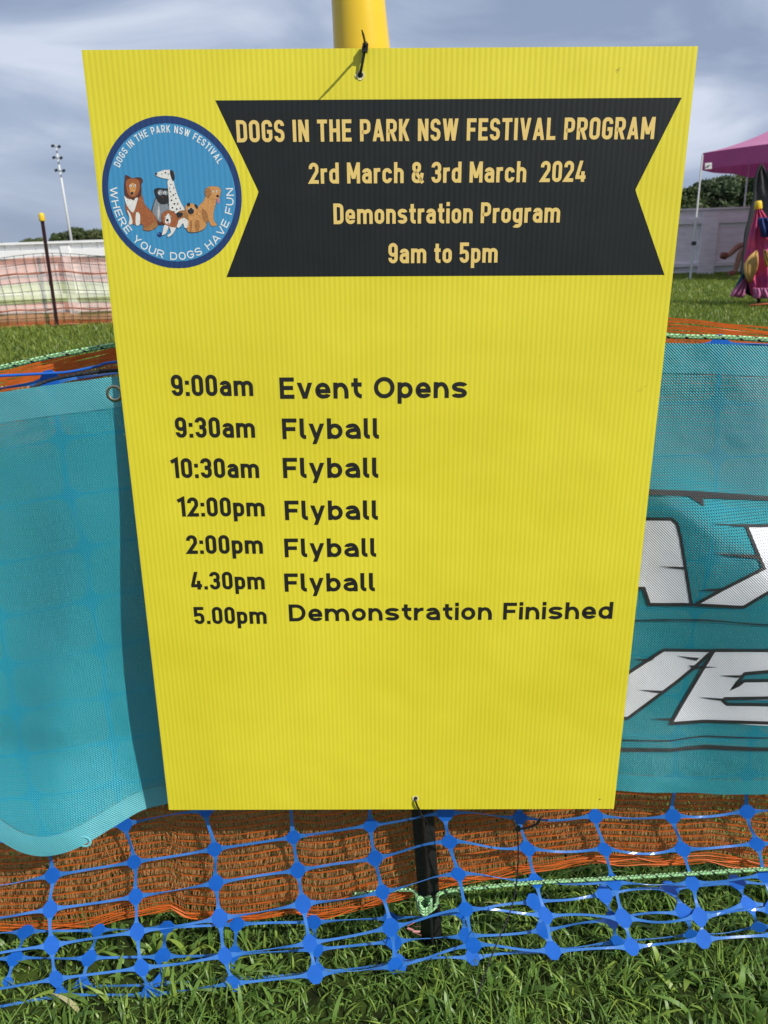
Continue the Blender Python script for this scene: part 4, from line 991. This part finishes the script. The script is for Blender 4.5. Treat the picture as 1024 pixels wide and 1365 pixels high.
# light tower
lb, lt = at(97, 330, 120), at(74.5, 194, 120); lb.z = 0
lt_ = empty('light_tower', lb, 'tall pale floodlight pole beyond the left fence', 'light pole'); v = lt - lb
m = MB(); m.tube([Vector((0, 0, 0)), v * .5, v], [.24, .17, .12], 10); m.build('pole', mat('galvanised_steel', (.62, .63, .64), .5), lt_, True)
M_LAMP = mat('dark_lamp_housing', (.02, .022, .025), .5)
for (ax_, ay_), (bx_, by_) in (((70.5, 194.5), (79, 195.5)), ((72, 210), (81.5, 210.5)), ((75, 227), (85, 227.5))):
    cm = at((ax_ + bx_) / 2, (ay_ + by_) / 2, 119.8) - lb
    m = MB(); m.bar(at(ax_, ay_, 119.8) - lb, at(bx_, by_, 119.8) - lb, .06, .06); m.build('cross_arm', M_LAMP, lt_)
    for i, (x_, y_) in enumerate(((ax_, ay_), (bx_, by_))):
        m = MB(); m.box(at(x_, y_, 119.5) - lb, (.40, .3, .28), Matrix.Rotation(-.35 - .3 * i, 3, 'Y')); m.build('floodlight', M_LAMP, lt_)

# trees
M_LEAF = [mat('dark_leaf', (.085, .125, .04), .6, var=.5, vscale=1.2, trans=.2), mat('olive_leaf', (.16, .20, .075), .6, var=.5, vscale=1.5, trans=.2), mat('blue_green_leaf', (.09, .13, .06), .6, var=.45, vscale=1.2, trans=.2)]
M_TRK = mat('tree_bark', (.10, .075, .055), .9, bump=.5, bscale=20)
def tree(base, h, rx_, lobes, nleaf, leaf, label, group, mi, seed):
    r = np.random.default_rng(seed); rt = empty('tree', base, label, 'tree', group)
    m = MB(); m.tube([(0, 0, -.1), (.03 * h, 0, h * .3), (-.02 * h, .01, h * .6)], [h * .035, h * .028, h * .012], 8)
    for k in range(4):
        a = k * 1.7 + seed; m.tube([(.02 * h, 0, h * .28), (.02 * h + math.cos(a) * rx_ * .3, math.sin(a) * rx_ * .3, h * .5), (math.cos(a) * rx_ * .6, math.sin(a) * rx_ * .6, h * .68)], [h * .02, h * .012, h * .005], 6)
    m.build('trunk', M_TRK, rt, True)
    co = []; 
    C = [(r.uniform(-.62, .62) * rx_, r.uniform(-.5, .5) * rx_, h * r.uniform(.38, .86), rx_ * r.uniform(.22, .42)) for _ in range(lobes)]
    pts = []
    for cx_, cy_, cz_, cr__ in C:
        k = nleaf // lobes; u = r.normal(size=(k, 3)); u /= np.linalg.norm(u, axis=1)[:, None]; rr = cr__ * r.uniform(.45, 1, k) ** .5 * (1 + .16 * r.normal(size=k))
        p = u * rr[:, None] * np.array([1.1, 1, .78]) + np.array([cx_, cy_, cz_]); pts.append(p)
    p = np.concatenate(pts); n_ = len(p); a = r.normal(size=(n_, 3)); a /= np.linalg.norm(a, axis=1)[:, None]; b = np.cross(a, r.normal(size=(n_, 3))); b /= np.linalg.norm(b, axis=1)[:, None]
    s = leaf * r.uniform(.6, 1.4, n_)[:, None]
    co = np.stack([p - a * s, p + b * s * .5, p + a * s, p - b * s * .5], 1).reshape(-1, 3); q = np.arange(n_ * 4).reshape(-1, 4)
    big('crown', co, q, M_LEAF[mi], rt)
def put(px, py, Y): 
    p = at(px, py, Y); p.z = gz(p.x, Y); return p
for i, (px, ptop, Y, wpx, mi, lab_) in enumerate([(36, 321, 150, 30, 0, 'low round tree leftmost behind the white fence'), (55, 317, 152, 24, 1, 'small tree just left of the floodlight pole base'), (80, 311, 146, 22, 0, 'dark tree directly left of the floodlight pole'), (106, 304, 140, 26, 0, 'taller dark tree immediately right of the floodlight pole'), (134, 309, 143, 30, 1, 'tree partly hidden behind the top left half of the sign'), (4, 324, 155, 22, 2, 'very low shrubby tree at the left picture edge')]):
    p = put(px, 340, Y); tz = at(px, ptop, Y).z; hh_ = (tz) / .98; tree(p, hh_, wpx / F * Y * .62, 16, 9000, .22, lab_, 'trees beyond the white fence', mi, 10 + i)
for i, (px, ptop, Y, wpx, mi, lab_) in enumerate([(905, 243, 34, 60, 0, 'dark tree beside the right edge of the sign'), (938, 231, 36, 52, 2, 'tree directly behind the tent corner leg'), (972, 224, 39, 62, 1, 'lighter olive tree seen under the middle of the tent'), (1012, 226, 36, 60, 0, 'dark tree behind the grey tent screen'), (865, 262, 40, 60, 1, 'tree hidden mostly behind the right edge of the sign'), (1060, 224, 38, 60, 2, 'tree beyond the right picture edge')]):
    p = put(px, 340, Y); tz = at(px, ptop, Y).z - p.z; tree(p, tz / .98, wpx / F * Y * .66, 20, 16000, .11, lab_, 'trees behind the grey fence', mi, 40 + i)

# ------------------------------------------------------------------ tent
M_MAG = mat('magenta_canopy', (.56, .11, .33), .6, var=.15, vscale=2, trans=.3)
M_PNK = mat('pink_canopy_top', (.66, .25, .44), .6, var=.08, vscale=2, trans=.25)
M_POLE = mat('white_powder_coat', (.55, .55, .55), .4)
c0 = at(937, 204, 15.8); base = put(937, 372, 15.8); base.x = c0.x; base.z = gz(0, 15.8)
ang = rad(-40); ex = Vector((math.cos(ang), math.sin(ang), 0)); ey = Vector((-math.sin(ang), math.cos(ang), 0)); S = 3.0
tent = empty('canopy_tent', base, 'magenta pop up canopy tent on white legs at the right', 'tent')
hT = c0.z - base.z; hV = at(937, 226, 15.8).z - base.z
def TP(a, b, z): return ex * a + ey * b + Vector((0, 0, z))
cs = [(0, 0), (S, 0), (S, S), (0, S)]
for k, (a, b) in enumerate(cs):
    m = MB(); f_ = at(920, 372, 15.8) - base if k == 0 else TP(a, b, 0)
    top_ = TP(a, b, hT - .03)
    if k == 0: f_.z = 0
    m.bar(f_, f_.lerp(top_, .52), .036, .036); m.bar(f_.lerp(top_, .5), top_, .026, .026); m.build('leg', M_POLE, tent)
    m = MB(); m.box(f_.lerp(top_, .31), (.07, .07, .07)); m.build('leg_clamp', M_LAMP, tent)
for k in range(4):
    (a, b), (c, d) = cs[k], cs[(k + 1) % 4]; v = []; N = 16
    for i in range(N + 1):
        t = i / N; sg = .05 * math.sin(math.pi * t); x_, y_ = a + (c - a) * t, b + (d - b) * t
        v += [TP(x_, y_, hV + .02 * math.sin(t * 6)), TP(x_, y_, (hT + hV) / 2 - sg * .3), TP(x_, y_, hT + sg * .9)]
    f = [(3 * i + j, 3 * i + 3 + j, 3 * i + 4 + j, 3 * i + 1 + j) for i in range(N) for j in (0, 1)]
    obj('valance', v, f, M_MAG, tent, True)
    # sloping roof gore
    v, NN = [], 8
    for j in range(NN + 1):
        u = j / NN
        for i in range(N + 1):
            t = i / N; px_, py_ = a + (c - a) * t, b + (d - b) * t; q = TP(px_ + (S / 2 - px_) * u, py_ + (S / 2 - py_) * u, hT + .05 * math.sin(math.pi * t) * .9 * (1 - u) + 1.0 * (.30 * u + .50 * u * u)); v.append(q)
    W = N + 1
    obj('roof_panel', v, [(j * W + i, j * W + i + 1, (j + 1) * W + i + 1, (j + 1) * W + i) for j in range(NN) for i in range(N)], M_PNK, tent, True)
# white label on the valance
lp = [at(x_, y_, 15.5) - base for x_, y_ in ((940, 217.5), (949, 216.5), (949, 225), (940, 225.5))]
obj('label', lp, [(0, 1, 2, 3)][::-1], mat('white_label', (.6, .6, .6), .5), tent)
lp2 = [at(x_, y_, 15.48) - base for x_, y_ in ((942, 220.5), (947, 219.8), (947, 221.6), (942, 222.2))]
obj('label_print', lp2, [(0, 1, 2, 3)], mat('grey_print', (.12, .12, .14), .5), tent)

# grey screen hanging inside the tent
M_SCR = mat('grey_shade_cloth', (.085, .08, .08), .8, var=.2, vscale=6, bump=.3, bscale=60, trans=.15)
edge = [(1014, 219), (1009, 232), (1006, 250), (1005, 266), (1001, 280), (998, 295), (994, 310), (992, 330), (990, 352), (988, 366)]
redge = [(1016, 219), (1026, 232), (1036, 250), (1050, 266), (1062, 280), (1075, 295), (1090, 310), (1100, 330), (1105, 352), (1108, 366)]
v = []
for (a, b), (c, d) in zip(edge, redge):
    for i in range(9):
        t = i / 8; v.append(at(a + (c - a) * t, b + (d - b) * t, 15.1 + .05 * math.sin(t * 14)))
scr = obj('shade_screen', v, [(j * 9 + i, j * 9 + i + 1, (j + 1) * 9 + i + 1, (j + 1) * 9 + i) for j in range(9) for i in range(8)], M_SCR, None, True, solid=.01)
tag(scr, 'dark grey pointed mesh screen hanging under the magenta tent', 'screen')
m = MB(); m.tube(smoothpts([at(a, b, 15.08) for a, b in edge], 4), .022, 6); m.build('binding', M_LAMP, scr, True)

# colourful fabric on a capped picket
fp = put(1012, 402, 10.6); ftop = at(1011, 268, 10.6)
far_picket('dark picket with a yellow cap poking out of the red fabric at the right', Vector((fp.x, fp.y, gz(0, 10.6))), ftop, .045)
M_RED = mat('red_sheer_fabric', (.80, .10, .16), .6, var=.5, vscale=4, darker=(.50, .07, .30), trans=.3); M_PUR = mat('pink_purple_fabric', (.66, .22, .42), .6, var=.2, vscale=6, trans=.3)
M_YF = mat('mustard_fabric', (.78, .50, .15), .6, var=.2, vscale=8, trans=.3); M_TF = mat('teal_fabric', (.035, .13, .16), .6, var=.3, vscale=8, trans=.3); M_BF = mat('blue_fabric', (.03, .06, .25), .6, var=.3, vscale=8, trans=.2)
fab = empty('draped_fabric', (fp.x, fp.y, gz(0, 10.6)), 'red, yellow, pink and blue fabric draped over a capped picket at the right edge', 'fabric')
def drape(poly, dy, material, name, n=24, bulge=.02):
    """poly: left edge and right edge lists of picture points from top to bottom"""
    le, ri = poly; v = []; K = len(le)
    for j in range(K):
        for i in range(n + 1):
            t = i / n; x_ = le[j][0] + (ri[j][0] - le[j][0]) * t; y_ = le[j][1] + (ri[j][1] - le[j][1]) * t
            fold = .05 * (j / K + .15) * math.sin(t * 19 + j * .5) + .02 * math.sin(t * 41 + j) - bulge * math.sin(math.pi * t) * (j + 1) / K
            v.append(at(x_, y_, 10.6 + dy + fold) - fab.location)
    return obj(name, v, [(j * (n + 1) + i, j * (n + 1) + i + 1, (j + 1) * (n + 1) + i + 1, (j + 1) * (n + 1) + i) for j in range(K - 1) for i in range(n)], material, fab, True, solid=.004)
drape(([(1008, 276), (1005, 288), (1000, 305), (996, 325), (992, 345), (993, 360), (997, 375), (1001, 392), (1006, 398)], [(1013, 276), (1022, 288), (1032, 305), (1044, 325), (1056, 345), (1060, 360), (1062, 375), (1058, 392), (1048, 398)]), .0, M_RED, 'red_panel', 40, .14)
drape(([(1011, 290), (1010, 296), (1012, 302), (1015, 316)], [(1030, 290), (1038, 296), (1042, 304), (1046, 318)]), -.16, M_BF, 'blue_panel')
drape(([(1008, 334), (998, 342), (992, 352), (992, 364), (996, 374), (1000, 377)], [(1010, 334), (1011, 342), (1011, 352), (1009, 360), (1004, 372), (1001, 378)]), -.16, M_YF, 'yellow_panel', 6, 0)
drape(([(1018, 332), (1018, 345), (1020, 355)], [(1022, 334), (1030, 345), (1040, 360)]), -.26, M_YF, 'yellow_panel')
drape(([(996, 352), (990, 362), (985, 372), (978, 386)], [(999, 352), (998, 365), (1003, 385), (1010, 398)]), .10, M_TF, 'teal_panel')
drape(([(994, 370), (984, 380), (976, 388), (973, 395)], [(996, 371), (995, 382), (994, 392), (990, 397)]), -.08, M_PUR, 'pink_panel')
drape(([(1004, 384), (1005, 392), (1003, 397)], [(1030, 384), (1036, 392), (1040, 399)]), -.22, M_PUR, 'pink_panel')
m = MB(); a = put(1000, 406, 10.2); a.z += .05; b = a + Vector((.55, 0, .01)); m.tube([a, a.lerp(b, .5) + Vector((0, 0, .01)), b], .012, 6)
tag(m.build('orange_rod', mat('orange_plastic', (.5, .12, .04), .5), None, True), 'short orange rod lying on the grass beside the draped fabric', 'rod')

# ------------------------------------------------------------------ seated person and camp chair
YP = 16.7; gP = gz(0, YP)
M_SKIN = mat('skin', (.36, .19, .13), .55, var=.1, vscale=10); M_NAVY = mat('navy_cloth', (.02, .035, .09), .8, var=.2, vscale=10); M_SHOE = mat('brown_shoe', (.22, .07, .05), .6); M_HAIR = mat('dark_hair', (.03, .02, .015), .7)
pc = at(1012, 330, YP); px0 = pc.x
def sk(name, pts, edges, rad_, material, parent, sub=2):
    me = bpy.data.meshes.new(name); me.from_pydata(pts, edges, []); o = bpy.data.objects.new(name, me); sc.collection.objects.link(o); o.parent = parent
    s = o.modifiers.new('s', 'SKIN'); me.skin_vertices[0].data[0].use_root = True
    for i, r_ in enumerate(rad_): me.skin_vertices[0].data[i].radius = (r_, r_)
    u = o.modifiers.new('u', 'SUBSURF'); u.levels = sub; u.render_levels = sub; me.materials.append(material)
    for p in me.polygons: p.use_smooth = True
    s.use_smooth_shade = True
    return o
person = empty('person', (px0, YP, gP), 'person in dark clothes sitting with crossed bare legs behind the draped fabric', 'person')
Pn = {'pel': (0, 0, .50), 'bel': (.02, 0, .66), 'che': (.05, 0, .86), 'neck': (.05, 0, 1.02), 'head': (.02, 0, 1.14), 'ht': (.02, 0, 1.22),
      'hl': (-.04, -.10, .50), 'kl': (-.42, -.13, .53), 'al': (-.50, -.13, .10), 'tl': (-.64, -.13, .05),
      'hr': (-.04, .10, .50), 'kr': (-.40, .05, .62), 'ar': (-.66, -.08, .42), 'tr': (-.80, -.08, .44),
      'sl': (.05, -.18, .96), 'el': (-.02, -.24, .70), 'wl': (-.22, -.16, .62), 'fl': (-.30, -.14, .61),
      'sr': (.05, .18, .96), 'er': (-.02, .24, .70), 'wr': (-.22, .14, .66), 'fr': (-.30, .12, .66)}
K_ = list(Pn); E_ = [('pel', 'bel'), ('bel', 'che'), ('che', 'neck'), ('neck', 'head'), ('head', 'ht'), ('pel', 'hl'), ('hl', 'kl'), ('kl', 'al'), ('al', 'tl'), ('pel', 'hr'), ('hr', 'kr'), ('kr', 'ar'), ('ar', 'tr'), ('che', 'sl'), ('sl', 'el'), ('el', 'wl'), ('wl', 'fl'), ('che', 'sr'), ('sr', 'er'), ('er', 'wr'), ('wr', 'fr')]
rr_ = {'pel': .13, 'bel': .12, 'che': .14, 'neck': .05, 'head': .095, 'ht': .08, 'hl': .09, 'kl': .07, 'al': .052, 'tl': .035, 'hr': .09, 'kr': .07, 'ar': .052, 'tr': .035, 'sl': .055, 'el': .04, 'wl': .027, 'fl': .03, 'sr': .055, 'er': .04, 'wr': .027, 'fr': .03}
sk('body', [Pn[k] for k in K_], [(K_.index(a), K_.index(b)) for a, b in E_], [rr_[k] for k in K_], M_SKIN, person)
sk('shirt', [(0, 0, .52), (.02, 0, .68), (.05, 0, .88), (.05, 0, .99), (.05, -.2, .96), (0, -.24, .76), (.05, .2, .96), (0, .24, .76)], [(0, 1), (1, 2), (2, 3), (2, 4), (4, 5), (2, 6), (6, 7)], [.15, .14, .16, .07, .075, .06, .075, .06], M_NAVY, person)
sk('shorts', [(0, 0, .50), (-.05, -.10, .50), (-.30, -.125, .52), (-.05, .10, .50), (-.28, .07, .58)], [(0, 1), (1, 2), (0, 3), (3, 4)], [.14, .105, .085, .105, .085], M_NAVY, person)
for nm, P_ in (('shoe', [(-.49, -.13, .06), (-.66, -.13, .045)]), ('shoe', [(-.66, -.08, .41), (-.83, -.08, .44)])):
    sk(nm, P_, [(0, 1)], [.085, .07], M_SHOE, person)
sk('hair', [(.04, 0, 1.14), (.03, 0, 1.24)], [(0, 1)], [.095, .085], M_HAIR, person)
chair = empty('camp_chair', (px0, YP + .02, gP), 'blue folding camp chair the seated person uses', 'chair')
m = MB(); m.box((-.08, 0, .36), (.46, .5, .03)); m.build('seat', M_BF, chair)
m = MB(); m.box((.24, 0, .66), (.03, .5, .55), Matrix.Rotation(.15, 3, 'Y')); m.build('backrest', M_BF, chair)
for a, b in (((-.3, -.25, 0), (.2, -.25, .4)), ((.2, -.25, 0), (-.3, -.25, .4)), ((-.3, .25, 0), (.2, .25, .4)), ((.2, .25, 0), (-.3, .25, .4))):
    m = MB(); m.tube([a, b], .012, 6); m.build('leg', M_LAMP, chair, True)
for s in (-.27, .27):
    m = MB(); m.box((-.06, s, .58), (.42, .06, .025)); m.build('armrest', M_BF, chair)
